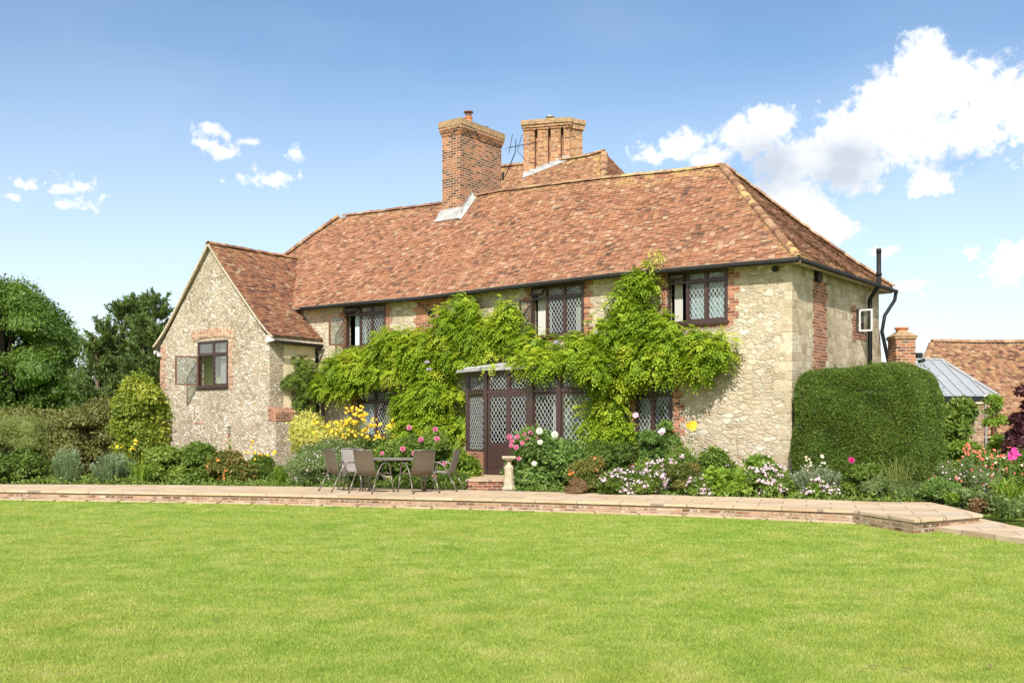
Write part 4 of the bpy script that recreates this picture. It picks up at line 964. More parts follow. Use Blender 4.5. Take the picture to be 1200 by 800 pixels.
for k in range(7):                            # stepped lead where the stack leaves the tiles
    u = Wt*.84*k/7; v = -.10; p = O2+ux*u+uy*v; q = O2+ux*(u+Wt*.13)+uy*v; zz_ = lambda P_: rear_pt(P_.x, max(0, (P_.y-(RY-4.4))/4.4*RL))[2]
    za, zb = zz_(p), zz_(q)
    b.add([(p.x,p.y,za-.02),(q.x,q.y,zb-.02),(q.x,q.y,zb+.12),(p.x,p.y,zb+.12)],[(0,1,2,3)])
    p2, q2 = p-uy*.11, q-uy*.11; b.add([(p2.x,p2.y,zz_(p2)+.05),(q2.x,q2.y,zz_(q2)+.05),(q.x,q.y,zb+.08),(p.x,p.y,za+.08)],[(0,1,2,3)])
b.build('flashing', bpy.data.materials['bright_lead'], c2)
# television aerial on the back of the big chimney
b = MB(); ay = cy1+.02; ax = cx1+.05; az0 = on_front(588, 208, ay)[1]
A = Vector((ax, ay, az0)); B = A+Vector((.42,.1,.75)); b.tube([A, A+Vector((.1,0,.02)), B], .016, 6); b.tube([B, B+Vector((.0,.05,.45))], .014, 6)
T0 = B+Vector((-.2,-.1,.18)); T1 = B+Vector((1.05,.1,.22)); b.tube([T0, T1], .010, 5)
for k in range(7):
    p = T0.lerp(T1, k/6); L = .22*(1-.08*k); b.tube([p+Vector((0,-L,-.1)), p+Vector((0,L,.1))], .005, 5)
b.tube([B+Vector((-.22,-.05,.0)), B+Vector((-.1,.0,.62))], .010, 5); b.tube([B+Vector((.12,-.05,.0)), B+Vector((.28,.0,.55))], .010, 5); b.tube([B+Vector((.15,0,0)), B+Vector((.4,0,-.3))], .010, 5)
b.tube([A+Vector((0,0,-.1)), A+Vector((0,0,.15))], .04, 6)
b.build('aerial', M_black, house)
# ------------------------------------------------------------------ planting helpers
def make_lobes(c, dims, k, lr=(.32,.5), up=.0, boxy=0.0):
    """k ellipsoid lobes filling a mound of width, depth, height dims standing at c"""
    L = []
    for i in range(k):
        while True:
            u = rng.uniform(-1, 1, 3)
            if np.linalg.norm(u) < 1: break
        f = 1-lr[0]*.8
        p = np.array([u[0]*dims[0]/2*f, u[1]*dims[1]/2*f, (max(u[2], -.75)*.5+.5)*dims[2]*(1-lr[0]*.7)])
        r = rng.uniform(*lr)*min(dims[0], dims[2]*1.3)*.5
        p[2] = max(p[2], r*.4)
        L.append((p+np.array(c), np.array([r*1.1, r*1.1, r*.95])))
    return L
def lobe_points(L, n, shell=.72, hemi=-.35):
    P = []; N = []; R = []; rad = np.array([l[1].prod()**(1/3) for l in L]); w = rad**2; w /= w.sum()
    C = np.array([l[0] for l in L]); Q = np.array([l[1] for l in L])
    while sum(len(p) for p in P) < n:
        m = int(n*1.3)+50; i = rng.choice(len(L), m, p=w); d = rand_dir(m); ok = d[:, 2] > hemi; i, d = i[ok], d[ok]
        q = shell+(1.02-shell)*np.sqrt(rng.random(len(i))); q = np.where(rng.random(len(i)) < .10, rng.uniform(1, 1.32, len(i)), q); p = C[i]+d*Q[i]*q[:, None]
        keep = np.ones(len(p), bool)
        for a in range(0, len(p), 20000):
            s = slice(a, a+20000); dd = np.linalg.norm((p[s, None, :]-C[None])/Q[None], axis=2); dd[np.arange(len(p[s])), i[s]] = 9; keep[s] = dd.min(1) > .70
        P.append(p[keep]); N.append(d[keep]); R.append(i[keep])
        if keep.sum() < 5: break
    P, N, R = np.concatenate(P)[:n], np.concatenate(N)[:n], np.concatenate(R)[:n]
    return P, N, R
def foliage(name, L, n, size, asp, mat, parent, origin, droop=.3, spread=.8, core=True, shell=.72, lobe_tint=.3, size_var=.35, outw=.5, shape_up=0.0, core_mat=None):
    P, N, I = lobe_points(L, n, shell)
    D = unit(N*outw + rand_dir(len(P))*spread + np.array([0, 0, -droop+shape_up]))
    NN = unit(N + rand_dir(len(P))*.55 + np.array([0,0,.35]))
    s = size*(1+rng.uniform(-size_var, size_var, len(P)))
    lt = rng.uniform(-lobe_tint, lobe_tint, len(L))[I]
    r = np.clip(rng.random(len(P))*.6+.2+lt, 0, 1)
    V = leaf_verts(P, D, NN, s, s*asp)
    o = quads_mesh(name, V, mat, parent, r, origin)
    if core:
        b = MB()
        for c, q in L: b.ball(c, q*.74, 8, 6, rough=.08)
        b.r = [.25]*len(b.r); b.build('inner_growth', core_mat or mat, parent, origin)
    return o
def blossoms(name, P, N, size, mat, parent, origin, petals=5, cup=.35, var=.25):
    """open flowers: a ring of petals about each point"""
    n = len(P); N = unit(N); A = unit(np.cross(N, rand_dir(n))); B = np.cross(N, A); V = []; R = []
    s = (size*(1+rng.uniform(-var, var, n)))[:, None]; rr = rng.random(n)
    for k in range(petals):
        t = 2*PI*k/petals+rng.uniform(0, .4); D = unit(A*math.cos(t)+B*math.sin(t)+N*cup); S = unit(np.cross(D, N))
        V.append(np.stack([P, P+D*s*.36+S*s*.22, P+D*s*.52, P+D*s*.36-S*s*.22], 1)); R.append(rr)
    return quads_mesh(name, np.concatenate(V).reshape(-1, 3), mat, parent, np.concatenate(R), origin)
def pompon(name, P, N, size, mat, parent, origin, rings=4):
    for p, q in zip(P, N): pompon1('bloom', p[None], q[None], size*rng.uniform(.8,1.12), mat, parent, origin, rings)
def pompon1(name, P, N, size, mat, parent, origin, rings=4):
    """full dahlia heads: rings of petals closing towards the middle"""
    n = len(P); N = unit(N); A = unit(np.cross(N, rand_dir(n))); B = np.cross(N, A); V = []; R = []
    for j in range(rings+1):
        el = j/rings*1.5-.15; m = max(5, 11-2*j)
        for k in range(m):
            t = 2*PI*(k+.5*(j%2))/m; D = unit((A*math.cos(t)+B*math.sin(t))*math.cos(el)+N*math.sin(el)); S = unit(np.cross(D, N)+1e-6); c = P+D*size*.05
            V.append(np.stack([c, c+D*size*.28+S*size*.14, c+D*size*.46, c+D*size*.28-S*size*.14], 1)); R.append(rng.random(n))
    return quads_mesh(name, np.concatenate(V).reshape(-1, 3), mat, parent, np.concatenate(R), origin)
def stems(name, base, tops, mat, parent, origin, r=.006):
    b = MB()
    for p, q in zip(base, tops):
        p, q = Vector(p), Vector(q); m = p.lerp(q, .5)+Vector((random.uniform(-.04,.04), random.uniform(-.04,.04), .03)); b.tube([p, m, q], [r, r*.8, r*.5], 4, cap=False)
    return b.build(name, mat, parent, origin)
def flower_mat(name, c1, c2):
    m, nt, b = newmat(name); a = nt.nodes.new('ShaderNodeAttribute'); a.attribute_name = 'rnd'
    c = ramp(nt, a.outputs['Fac'], [(0, c1), (1, c2)]); nt.links.new(c, b.inputs['Base Color']); b.inputs['Roughness'].default_value = .6
    t = nt.nodes.new('ShaderNodeBsdfTranslucent'); nt.links.new(c, t.inputs[0]); mx = nt.nodes.new('ShaderNodeMixShader'); mx.inputs[0].default_value = .3
    nt.links.new(b.outputs[0], mx.inputs[1]); nt.links.new(t.outputs[0], mx.inputs[2]); nt.links.new(mx.outputs[0], nt.nodes['Material Output'].inputs[0]); return m
LM = {
 'wist': leafmat('wisteria_leaf', (.14,.24,.02), (.30,.44,.03), (.56,.63,.06), .45, accent=(.70,.60,.11)),
 'deep': leafmat('deep_green_leaf', (.06,.11,.018), (.125,.20,.032), (.23,.32,.065), .38),
 'mid': leafmat('mid_green_leaf', (.085,.14,.02), (.17,.26,.04), (.29,.38,.07), .4),
 'fresh': leafmat('fresh_green_leaf', (.13,.23,.025), (.24,.37,.04), (.38,.50,.08), .45),
 'yew': leafmat('yew_needle', (.06,.10,.018), (.13,.20,.03), (.24,.34,.05), .32),
 'chest': leafmat('chestnut_leaf', (.07,.14,.02), (.13,.23,.035), (.24,.34,.06), .4),
 'cyp': leafmat('cypress_spray', (.08,.13,.035), (.14,.21,.055), (.23,.30,.09), .35),
 'brown': leafmat('tired_hedge_leaf', (.11,.115,.03), (.19,.20,.055), (.30,.30,.09), .33),
 'olive': leafmat('olive_leaf', (.13,.17,.04), (.23,.28,.07), (.36,.40,.12), .38),
 'grey': leafmat('blue_grey_leaf', (.20,.29,.17), (.32,.43,.28), (.46,.56,.38), .38),
 'silver': leafmat('silver_leaf', (.28,.34,.25), (.44,.50,.39), (.58,.62,.50), .35),
 'gold': leafmat('golden_leaf', (.14,.20,.025), (.27,.34,.04), (.50,.50,.07), .4),
 'varieg': leafmat('variegated_leaf', (.28,.32,.05), (.58,.56,.12), (.80,.74,.25), .4),
 'dust': leafmat('dusty_green_leaf', (.11,.17,.05), (.20,.28,.09), (.33,.40,.16), .4),
 'bluegreen': leafmat('blue_green_leaf', (.085,.16,.035), (.17,.28,.06), (.28,.41,.11), .4),
 'russet': leafmat('russet_leaf', (.16,.09,.04), (.30,.19,.09), (.42,.30,.16), .3),
 'purple': leafmat('purple_leaf', (.025,.008,.014), (.07,.02,.03), (.15,.05,.05), .3),
 'redgreen': leafmat('red_tinged_leaf', (.07,.10,.02), (.17,.21,.04), (.36,.22,.07), .35),
}
FM = {'pink': flower_mat('pink_petal', (.72,.14,.32), (.85,.38,.54)), 'blush': flower_mat('blush_petal', (.66,.44,.53), (.82,.68,.73)), 'white': flower_mat('white_petal', (.85,.83,.70), (.92,.92,.86)),
      'yellow': flower_mat('yellow_petal', (.85,.50,.01), (.92,.68,.05)), 'orange': flower_mat('orange_petal', (.85,.18,.03), (.9,.35,.08)), 'coral': flower_mat('coral_petal', (.82,.10,.08), (.90,.28,.20)),
      'magenta': flower_mat('magenta_petal', (.70,.02,.30), (.85,.10,.42)), 'cream': flower_mat('cream_petal', (.85,.72,.5), (.9,.85,.68)), 'lilac': flower_mat('lilac_petal', (.5,.35,.65), (.6,.45,.75))}
M_stem = plain('green_stem', (.12,.17,.05), .8); M_bark = plain('bark', (.16,.12,.08), .95, noise=.4, nscale=12, bump=.8); M_twig = plain('dry_twig', (.24,.18,.12), .9, noise=.3, nscale=9)
def box_px(x0, x1, ytop, Z, z0=.17):
    """mound from its picture width and top at distance Z: centre, width, height"""
    return at((x0+x1)/2, Z, z0), (x1-x0)/F*Z, zat(ytop, Z)-z0
def shrub(name, label, cat, x0, x1, ytop, Z, leaf, n, size, asp=.5, depth=.8, k=14, group=None, lr=(.32,.5), z0=.17, woody=True, **kw):
    c, w, h = box_px(x0, x1, ytop, Z, z0); t = thing(name, label, cat, c, 0, group)
    L = make_lobes(c, (w, max(.5, w*depth), h), k, lr); tp_ = max(l[0][2]+l[1][2]*.95-c.z for l in L); xs_ = max(abs(l[0][0]-c.x)+l[1][0] for l in L)
    for l in L: l[0][2] = c.z+(l[0][2]-c.z)*h/tp_; l[0][0] = c.x+(l[0][0]-c.x)*min(1.4, w/2/xs_)
    foliage('foliage', L, n, size, asp, LM[leaf], t, c, **kw)
    if woody:
        b = MB()
        for i in range(5):
            l = random.choice(L)[0]; b.tube([c+Vector((random.uniform(-.08,.08),random.uniform(-.05,.05),-.05)), c.lerp(Vector(l), .6), Vector(l)], [.02,.014,.008], 5)
        b.build('stem', M_bark, t, c)
    return t, L, c
def top_points(L, n, bias=.2, out=1.04, cam=True):
    P, N, I = lobe_points(L, n*4, .96, bias)
    m = N[:, 1] < .45; P, N = P[m], N[m]
    i = rng.choice(len(P), min(n, len(P)), replace=False); return P[i]+N[i]*.03, unit(N[i]+np.array([0,-.35,.35]))
def clustered(P, N, k, r):
    """k points scattered about each point"""
    Q = np.repeat(P, k, 0)+rng.normal(size=(len(P)*k, 3))*r*np.array([1,1,.6]); return Q, unit(np.repeat(N, k, 0)+rand_dir(len(P)*k)*.5)
def strap_plant(name, label, cat, x0, x1, ytop, Z, leaf, n=60, wd=.022, z0=.17, arch=.6):
    c, w, h = box_px(x0, x1, ytop, Z, z0); t = thing(name, label, cat, c); V = []; R = []
    for i in range(n):
        a = rng.uniform(0, 2*PI); l = h*rng.uniform(.85, 1.35); rad = w/2*rng.uniform(.35, 1.0); b0 = np.array([c.x+rng.normal()*w*.09, c.y+rng.normal()*.1, z0]); q = rng.random(); d = np.array([math.cos(a), math.sin(a), 0]); sd_ = np.array([-d[1], d[0], 0]); pr = None; hi = h*rng.uniform(.45,1.05); am = rng.uniform(1.3,1.5+arch*1.6); st = rng.uniform(1.1,1.8)
        for j in range(8):
            s = j/7; p = b0+d*rad*s**st+np.array([0,0,hi*math.sin(am*s)]); ww = wd*(1-s)**.6*.5+.001; cur = (p-sd_*ww, p+sd_*ww)
            if pr is not None: V += [pr[0], pr[1], cur[1], cur[0]]; R.append(q)
            pr = cur
    quads_mesh('foliage', np.array(V), LM[leaf], t, R, c); return t, c
def spike_plant(name, label, cat, x0, x1, ytop, Z, leaf, ns=30, per=90, size=.07, asp=.18, z0=.17, lean=.55, group=None):
    """upright bottle-brush stems, as of spurge and lavender"""
    c, w, h = box_px(x0, x1, ytop, Z, z0); t = thing(name, label, cat, c, 0, group); P = []; D = []; NN = []; B = []; T = []; R = []
    for i in range(ns):
        a = rng.uniform(0, 2*PI); q = math.sqrt(rng.random()); rad = w*.46*q; hh = h*rng.uniform(.78, 1.0)*(1-.35*q*q); b0 = np.array([c.x+rad*.5*math.cos(a), c.y+rad*.4*math.sin(a), z0]); tp = np.array([c.x+rad*math.cos(a), c.y+rad*.8*math.sin(a), z0+hh]); B.append(b0); T.append(tp); tint = rng.uniform(-.2, .2)
        s = rng.uniform(.12, 1, per); ctr = b0+(tp-b0)*s[:, None]; d = unit(rand_dir(per)*np.array([1,1,.35])); P.append(ctr); D.append(unit(d+np.array([0,0,.55]))); NN.append(unit(d+np.array([0,0,1.2]))); R.append(np.clip(rng.random(per)*.5+.15+.25*s+tint, 0, 1))
    P, D, NN = map(np.concatenate, (P, D, NN)); R = np.concatenate(R); sz = size*rng.uniform(.7, 1.2, len(P))
    quads_mesh('foliage', leaf_verts(P, D, NN, sz, sz*asp), LM[leaf], t, R, c); stems('stem', B, T, M_stem, t, c); return t, c, np.array(T)

# ------------------------------------------------------------------ the wisteria over the front wall
def inside(poly, x, y):
    r = np.zeros(len(x), bool); n = len(poly)
    for i in range(n):
        x0, y0 = poly[i]; x1, y1 = poly[(i+1)%n]; c = ((y0 > y) != (y1 > y)) & (x < (x1-x0)*(y-y0)/((y1-y0) if y1 != y0 else 1e-9)+x0); r ^= c
    return r
def vine(name, label, cat, polys, nl, per, mat, leafl=.07, off=(.12,.5), lr=(.2,.42), rachis=.26, stem_paths=(), plane=-.3, skip=None, core=True, extra=()):
    """compound leaves hung on lobes that bulge from the wall; outlines given where they lie on the wall"""
    t = thing(name, label, cat, house_world(*stem_paths[0][0]) if stem_paths else HC)
    o = t.location.copy(); L = list(extra)
    for poly, k, pl, o2 in polys:
        Q = [on_front(px, py, pl) for px, py in poly]; xs = [q[0] for q in Q]; zs = [q[1] for q in Q]; got = 0; tries = 0
        while got < k and tries < 20000:
            tries += 1; x, z = rng.uniform(min(xs), max(xs)), rng.uniform(min(zs), max(zs)); r = rng.uniform(*lr)
            ang = np.linspace(0, 2*PI, 8, endpoint=False); px, pz = x+np.cos(ang)*r*.62, z+np.sin(ang)*r*.62
            if not inside(Q, np.append(px, x), np.append(pz, z)).all():
                r = min(r, .17); px, pz = x+np.cos(ang)*r*.5, z+np.sin(ang)*r*.5
                if not inside(Q, np.append(px, x), np.append(pz, z)).all(): continue
            y = pl+.3-rng.uniform(*o2); c = house_world(x, y, z); L.append((np.array(c), np.array([r, r*.8, r*.85]))); got += 1
    P, N, I = lobe_points(L, nl, .70, -.8)
    out = np.array(-HN); keep = (N@out) > -.35; P, N, I = P[keep], N[keep], I[keep]; n = len(P)
    D = unit(N*.65+out*.3+rand_dir(n)*.55+np.array([0,0,-.15])); V = []; R = []; lt = rng.uniform(-.38,.38,len(L))[I]; top = N[:,2]*.18
    up = unit(N*.6+np.array([0,0,.8])+rand_dir(n)*.3)
    for j in range(per):
        s = (j//2+1)/(per//2+1); sg = 1 if j % 2 else -1
        p = P+D*rachis*s+np.array([0,0,-1.0])*rachis*.45*s*s; side = unit(np.cross(D, up)); d = unit(side*sg+D*.55+np.array([0,0,-.35])+rand_dir(n)*.15)
        if j == per-1: d = unit(D+np.array([0,0,-.6]))
        l = leafl*(1.05-.35*s)*rng.uniform(.8,1.2,n); V.append(leaf_verts(p, d, up, l, l*.52)); R.append(np.clip(.42+lt+top+rng.uniform(-.15,.2,n)+.25*s, 0, 1))
    V = np.concatenate(V); R = np.concatenate(R)
    quads_mesh('foliage', V, mat, t, R, o)
    b = MB()
    if core:
        for c, q in L:
            if q[0] > .2: b.ball(np.array(c)+np.array(HN)*.07, q*.72, 8, 6, rough=.1)
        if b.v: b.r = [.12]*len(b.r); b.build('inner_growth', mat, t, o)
    b = MB()
    for path in stem_paths:
        pts = [house_world(*p) for p in path]; m = len(pts); b.tube(pts, [.055*(1-.6*i/m) for i in range(m)], 7)
    if stem_paths: b.build('stem', M_bark, t, o)
    return t, L
main_poly = [(379,458),(381,424),(392,412),(408,410),(436,408),(441,380),(470,374),(486,386),(500,392),(517,388),(519,362),(530,352),(546,345),(563,344),(563,364),(586,360),(596,348),(612,352),(619,374),(623,393),(649,398),(670,394),(686,384),(701,392),(706,402),(700,420),(694,424),(650,428),(612,424),(575,424),(549,428),(543,440),(549,462),(551,490),(546,520),(520,530),(488,524),(466,508),(465,487),(466,462),(448,452),(430,454),(424,464),(405,466),(394,474)]
right_poly = [(684,384),(701,390),(706,360),(722,350),(730,340),(746,344),(754,362),(782,369),(805,384),(842,384),(865,390),(871,410),(858,427),(842,446),(824,448),(805,444),(784,450),(752,448),(742,462),(744,490),(748,516),(728,532),(700,530),(676,520),(680,498),(682,470),(674,450),(668,430),(690,424),(700,405)]
arm_poly = [(728,345),(732,328),(752,320),(764,312),(772,304),(782,316),(772,328),(768,341),(752,349),(748,364),(728,362)]
bow_poly = [(560,430),(574,420),(600,412),(640,414),(690,410),(708,420),(714,446),(696,450),(676,432),(655,430),(634,442),(618,434),(596,428)]
wist, wl = vine('wisteria', 'great yellow green wisteria trained over the front wall and bow window', 'climbing plant',
    [(main_poly, 190, -.3, (.12,.55)), (right_poly, 125, -.3, (.12,.55)), (arm_poly, 20, -.15, (.3,.42)), (bow_poly, 44, -1.2, (.0,.4))], 14000, 9, LM['wist'], .105, rachis=.25,
    stem_paths=[[(-5.0,-.5,.1),(-5.05,-.35,1.2),(-4.9,-.2,2.6),(-4.7,-.15,3.6)],[(-4.9,-.2,2.4),(-3.6,-.15,3.4),(-2.5,-.15,3.7)],[(-4.9,-.2,3.3),(-7,-.15,4.0),(-9.8,-.2,3.9),(-12.5,-.15,3.4)],[(-4.6,-.15,3.6),(-4.3,-.12,4.6),(-3.9,-.12,5.2),(-3.85,-.35,5.6)],[(-10.2,-.5,.1),(-10.4,-.3,1.5),(-10.5,-.15,3.2),(-11.4,-.12,4.4)]])
# loose shoots climbing past the gutter
sp = [house_world(*on_front(px, py, -.4)[:1], -.4, on_front(px, py, -.4)[1]) for px, py in [(768,318),(770,308),(766,300),(776,306),(762,312),(772,298)]]
P = np.array([tuple(p) for p in sp]); P, N = clustered(P, np.tile([0,-.3,.9], (len(P), 1)), 22, .09); s_ = rng.uniform(.07,.12,len(P))
quads_mesh('young_shoots', leaf_verts(P, unit(N+rand_dir(len(P))*.6), rand_dir(len(P)), s_, s_*.4), LM['varieg'], wist, None, wist.location)
pp = [(500,424),(458,442),(505,432),(652,401),(711,430)]; P = np.array([tuple(house_world(on_front(a, c, -.75)[0], -.78, on_front(a, c, -.75)[1])) for a, c in pp])
P, N = clustered(P, np.tile([0,-1,.1], (len(P), 1)), 7, .03); blossoms('flowers', P, N, .06, FM['lilac'], wist, wist.location)
# small dark climber beside the downpipe
IVY = [(345,424,350,415),(352,418,366,440),(345,440,370,470),(344,455,372,488),(336,444,350,452)]
ivy_poly = [(344,424),(350,415),(362,420),(368,440),(382,446),(388,456),(378,466),(372,486),(352,490),(346,470),(340,450),(334,452),(338,444),(348,448)]
extra = []
for k in range(70):
    (x0, y0, x1, y1) = [(344,420,366,440),(346,436,369,462),(343,458,369,490),(334,444,346,452),(346,464,369,488)][k % 5]; px, py = random.uniform(x0, x1), random.uniform(y0, y1); v_, z_ = on_side(px, py, -15.2); r_ = random.uniform(.07,.14); extra.append((np.array(house_world(-15.33+random.uniform(.05,.25), v_, z_)), np.array([r_, r_, r_])))
vine('ivy', 'green climber beside the downpipe in the corner of wing and front wall', 'climbing plant', [([(372,438),(385,438),(392,456),(380,470),(372,478)], 10, -.3, (.05,.3))], 2600, extra=extra, per=7, mat=LM['mid'], leafl=.07, lr=(.10,.17), rachis=.10, core=False,
     stem_paths=[[(-15.0,-.12,.1),(-15.0,-.1,1.4),(-15.1,-.1,3.0)]])

# ------------------------------------------------------------------ clipped yew
def yew():
    c = house_world(1.45, .95, .1); t = thing('yew_hedge', 'tall clipped dark green yew block against the end wall', 'hedge', c, HROT)
    hx, hy, H = 1.36, 1.5, 2.86
    n = 190000; p = rng.uniform(-1, 1, (n, 3)); f_ = rng.choice([0,0,1,1,1,2], n); p[np.arange(n), f_] = np.where((rng.random(n) < .5) | (f_ == 2), 1, -1)
    p = p/(np.sum(np.abs(p)**9, axis=1, keepdims=True)**(1/9))
    zz = (p[:,2]+1)/2*H; keep = zz > -.02
    taper = 1-.05*(zz/H)-.07*np.clip((zz/H-.55)/.45, 0, 1)**2
    bump_ = .035*np.sin(p[:,0]*7+1)*np.sin(p[:,1]*6)+.03*np.sin(zz*5+p[:,0]*4)
    X = p[:,0]*hx*taper+p[:,0]*bump_; Y = p[:,1]*hy*taper+p[:,1]*bump_
    Z = zz+np.where(p[:,2] > .6, .05*np.sin(X*3)+.04*np.sin(Y*4+2)-.05*np.clip(X-.2,0,1)**2, 0)
    B = np.stack([X, Y, Z], 1); N = unit(np.sign(p)*np.abs(p)**6+1e-6)
    B = B-N*rng.uniform(0, .07, (n, 1)); B = np.where(rng.random((n,1)) < .02, B+N*rng.uniform(0,.13,(n,1)), B); B, N = B[keep], N[keep]; m = len(B)
    D = unit(N*.75+rand_dir(m)*.8+np.array([0,0,.25])); s = rng.uniform(.028,.06,m)
    cl = .5+.5*np.sin(B[:,0]*9+np.sin(B[:,2]*7)*2)*np.sin(B[:,2]*11+np.sin(B[:,1]*8)*2)
    o = quads_mesh('foliage', leaf_verts(B, D, unit(N+rand_dir(m)*.8), s, s*.42), LM['yew'], t, np.clip(rng.random(m)*.6+cl*.3, 0, 1))
    b = MB(); nn = 28; vs = []; rings = 14
    for i in range(rings+1):
        z = H*.955*i/rings; tp = (1-.05*(z/H)-.07*max(0,(z/H-.55)/.45)**2)*(1 if i < rings-1 else (.96 if i == rings-1 else .86))-.045
        for k in range(nn):
            a = 2*PI*k/nn; cx, sy = math.cos(a), math.sin(a); ex = .36
            w = (abs(cx)**9+abs(sy)**9)**(-1/9); vs.append((cx*w*hx*tp, sy*w*hy*tp, z))
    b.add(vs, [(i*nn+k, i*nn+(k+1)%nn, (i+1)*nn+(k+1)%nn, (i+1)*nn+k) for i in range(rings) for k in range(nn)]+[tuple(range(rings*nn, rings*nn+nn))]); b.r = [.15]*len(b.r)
    b.build('inner_growth', LM['yew'], t)
yew()

# ------------------------------------------------------------------ trees and hedges at the left
def chestnut():
    Y = 45; c = at(-2, Y, 0); t = thing('chestnut_tree', 'large dark green broadleaf tree at the far left', 'tree', c); L = []
    zt = zat(334, Y); Hc = zt
    prof = [(.13,.62),(.28,1.0),(.45,1.0),(.62,.92),(.78,.72),(.93,.40)]
    for k in range(200):
        f = rng.uniform(.08, .94); w = np.interp(f, [p[0] for p in prof], [p[1] for p in prof])*3.9; a = rng.uniform(0, 2*PI); q = rng.uniform(.55, 1)**.6; r = rng.uniform(.55, 1.05)
        L.append((np.array([c.x+math.cos(a)*(w-r*.7)*q, c.y+math.sin(a)*(w-r*.7)*q, f*Hc]), np.array([r*1.05, r*1.05, r*.85])))
    foliage('crown', L, 46000, .17, .42, LM['chest'], t, c, droop=.55, spread=.6, shell=.74, lobe_tint=.25, core=True)
    b = MB(); b.tube([c, c+Vector((.1,0,1.5)), c+Vector((0,.1,4)), c+Vector((.2,0,6.5))], [.42,.34,.24,.1], 10)
    for k in range(9): l = random.choice(L)[0]; b.tube([c+Vector((0,0,1.2+k*.4)), c.lerp(Vector(l), .6)+Vector((0,0,.5)), Vector(l)], [.14,.09,.03], 6)
    b.build('trunk', M_bark, t, c)
chestnut()
def cypress(name, label, tops, Y, gap, n_pl, seed):
    """feathery conifer of several leaders with upswept plumes"""
    r = np.random.default_rng(seed); c = at(sum(p[0] for p in tops)/len(tops), Y, 0); t = thing(name, label, 'tree', c); P = []; D = []; R = []; N = []; b = MB()
    for (px, py, wpx, dy) in tops:
        tp = at(px, Y+dy, zat(py, Y+dy)); base = Vector((c.x+(tp.x-c.x)*.3, Y+dy*.5, 0)); b.tube([base, base.lerp(tp,.5)+Vector((0,0,0)), tp], [.16,.10,.02], 7); Wm = wpx/2/F*Y
        for k in range(n_pl):
            f = r.uniform(.10, .98)**.9; a = r.uniform(0, 2*PI); reach = Wm*np.interp(f, [0,.25,.6,1], [1.0,1.1,.9,.28])*r.uniform(.35,1.35)
            o = np.array(base.lerp(tp, f)); d = np.array([math.cos(a), math.sin(a), 0]); e = o+d*reach+np.array([0,0,reach*r.uniform(.3,.8)]); tint = r.uniform(-.2,.2)
            if k % 3 == 0: b.tube([tuple(o), tuple(o+(e-o)*.55-np.array([0,0,.05])), tuple(e)], [.035,.02,.006], 4, cap=False)
            m = int(78*(.5+reach)); s = r.uniform(.2, 1.08, m)**.8; ax = (e-o)
            q = o+ax*s[:,None]+np.array([0,0,-.12])*np.sin(s*PI)[:,None]+r.normal(size=(m,3))*np.array([.075,.075,.06])*(1.3-s)[:,None]
            P.append(q); D.append(unit(np.tile(ax, (m,1))/np.linalg.norm(ax)*.6+r.normal(size=(m,3))*.5+np.array([0,0,.35]))); N.append(unit(r.normal(size=(m,3))+np.array([0,-.4,.8]))); R.append(np.clip(r.random(m)*.5+.25+tint,0,1))
    P, D, N, R = map(np.concatenate, (P, D, N, R)); s = r.uniform(.12,.24,len(P))
    quads_mesh('crown', leaf_verts(P, D, N, s, s*.26), LM['cyp'], t, R, c); b.build('trunk', M_bark, t, c)
    return t
cypress('cypress_tree', 'taller dark feathery conifer beside the stone gable', [(140,352,60,0),(160,350,56,.6),(184,343,62,-.3),(168,372,66,-1.2),(192,380,56,-1.4)], 41, .2, 120, 3)
cypress('cypress_tree', 'ragged conifer with a few bare brown twigs, between broadleaf tree and tall conifer', [(121,372,54,0),(112,392,48,-.4),(130,384,48,.5)], 40, .2, 90, 5)
def hedge(name, label, pts, Y, leaf, n, size, dep=1.2, z0=0, lr=.5, group=None, mat2=None):
    """pts: (px, top py) along its top"""
    c = at((pts[0][0]+pts[-1][0])/2, Y, z0); t = thing(name, label, 'hedge', c, 0, group); L = []
    X = [at(p[0], Y).x for p in pts]; Zt = [zat(p[1], Y) for p in pts]; x = X[0]
    while x < X[-1]:
        zt = np.interp(x, X, Zt); z = .3
        while z < zt-.05:
            r = rng.uniform(.8, 1.2)*lr; L.append((np.array([x+rng.uniform(-.15,.15), Y+rng.uniform(-.5,.5)*dep*.5, min(z, zt-r*.75)]), np.array([r, r*.9, r*.8]))); z += lr*1.05
        x += lr*.95
    foliage('foliage', L, n, size, .5, LM[leaf], t, c, droop=.2, lobe_tint=.22, shell=.78)
    b = MB()
    for k in range(14): q = random.choice(L)[0]; b.tube([(q[0]+random.uniform(-.2,.2), Y, 0),(q[0], Y+.05, q[2]*.6),tuple(q)], [.03,.02,.008], 5)
    b.build('stem', M_bark, t, c); return t
hedge('boundary_hedge', 'level dull brown green boundary hedge below the large tree', [(-260,482),(-60,481),(0,481),(30,478),(60,482),(95,481),(110,483)], 31.5, 'brown', 24000, .10)
hedge('boundary_hedge', 'taller rounded stretch of dull hedge, just left of the golden shrub', [(84,482),(100,474),(120,468),(140,468),(160,475),(178,485)], 30.8, 'brown', 11000, .10)

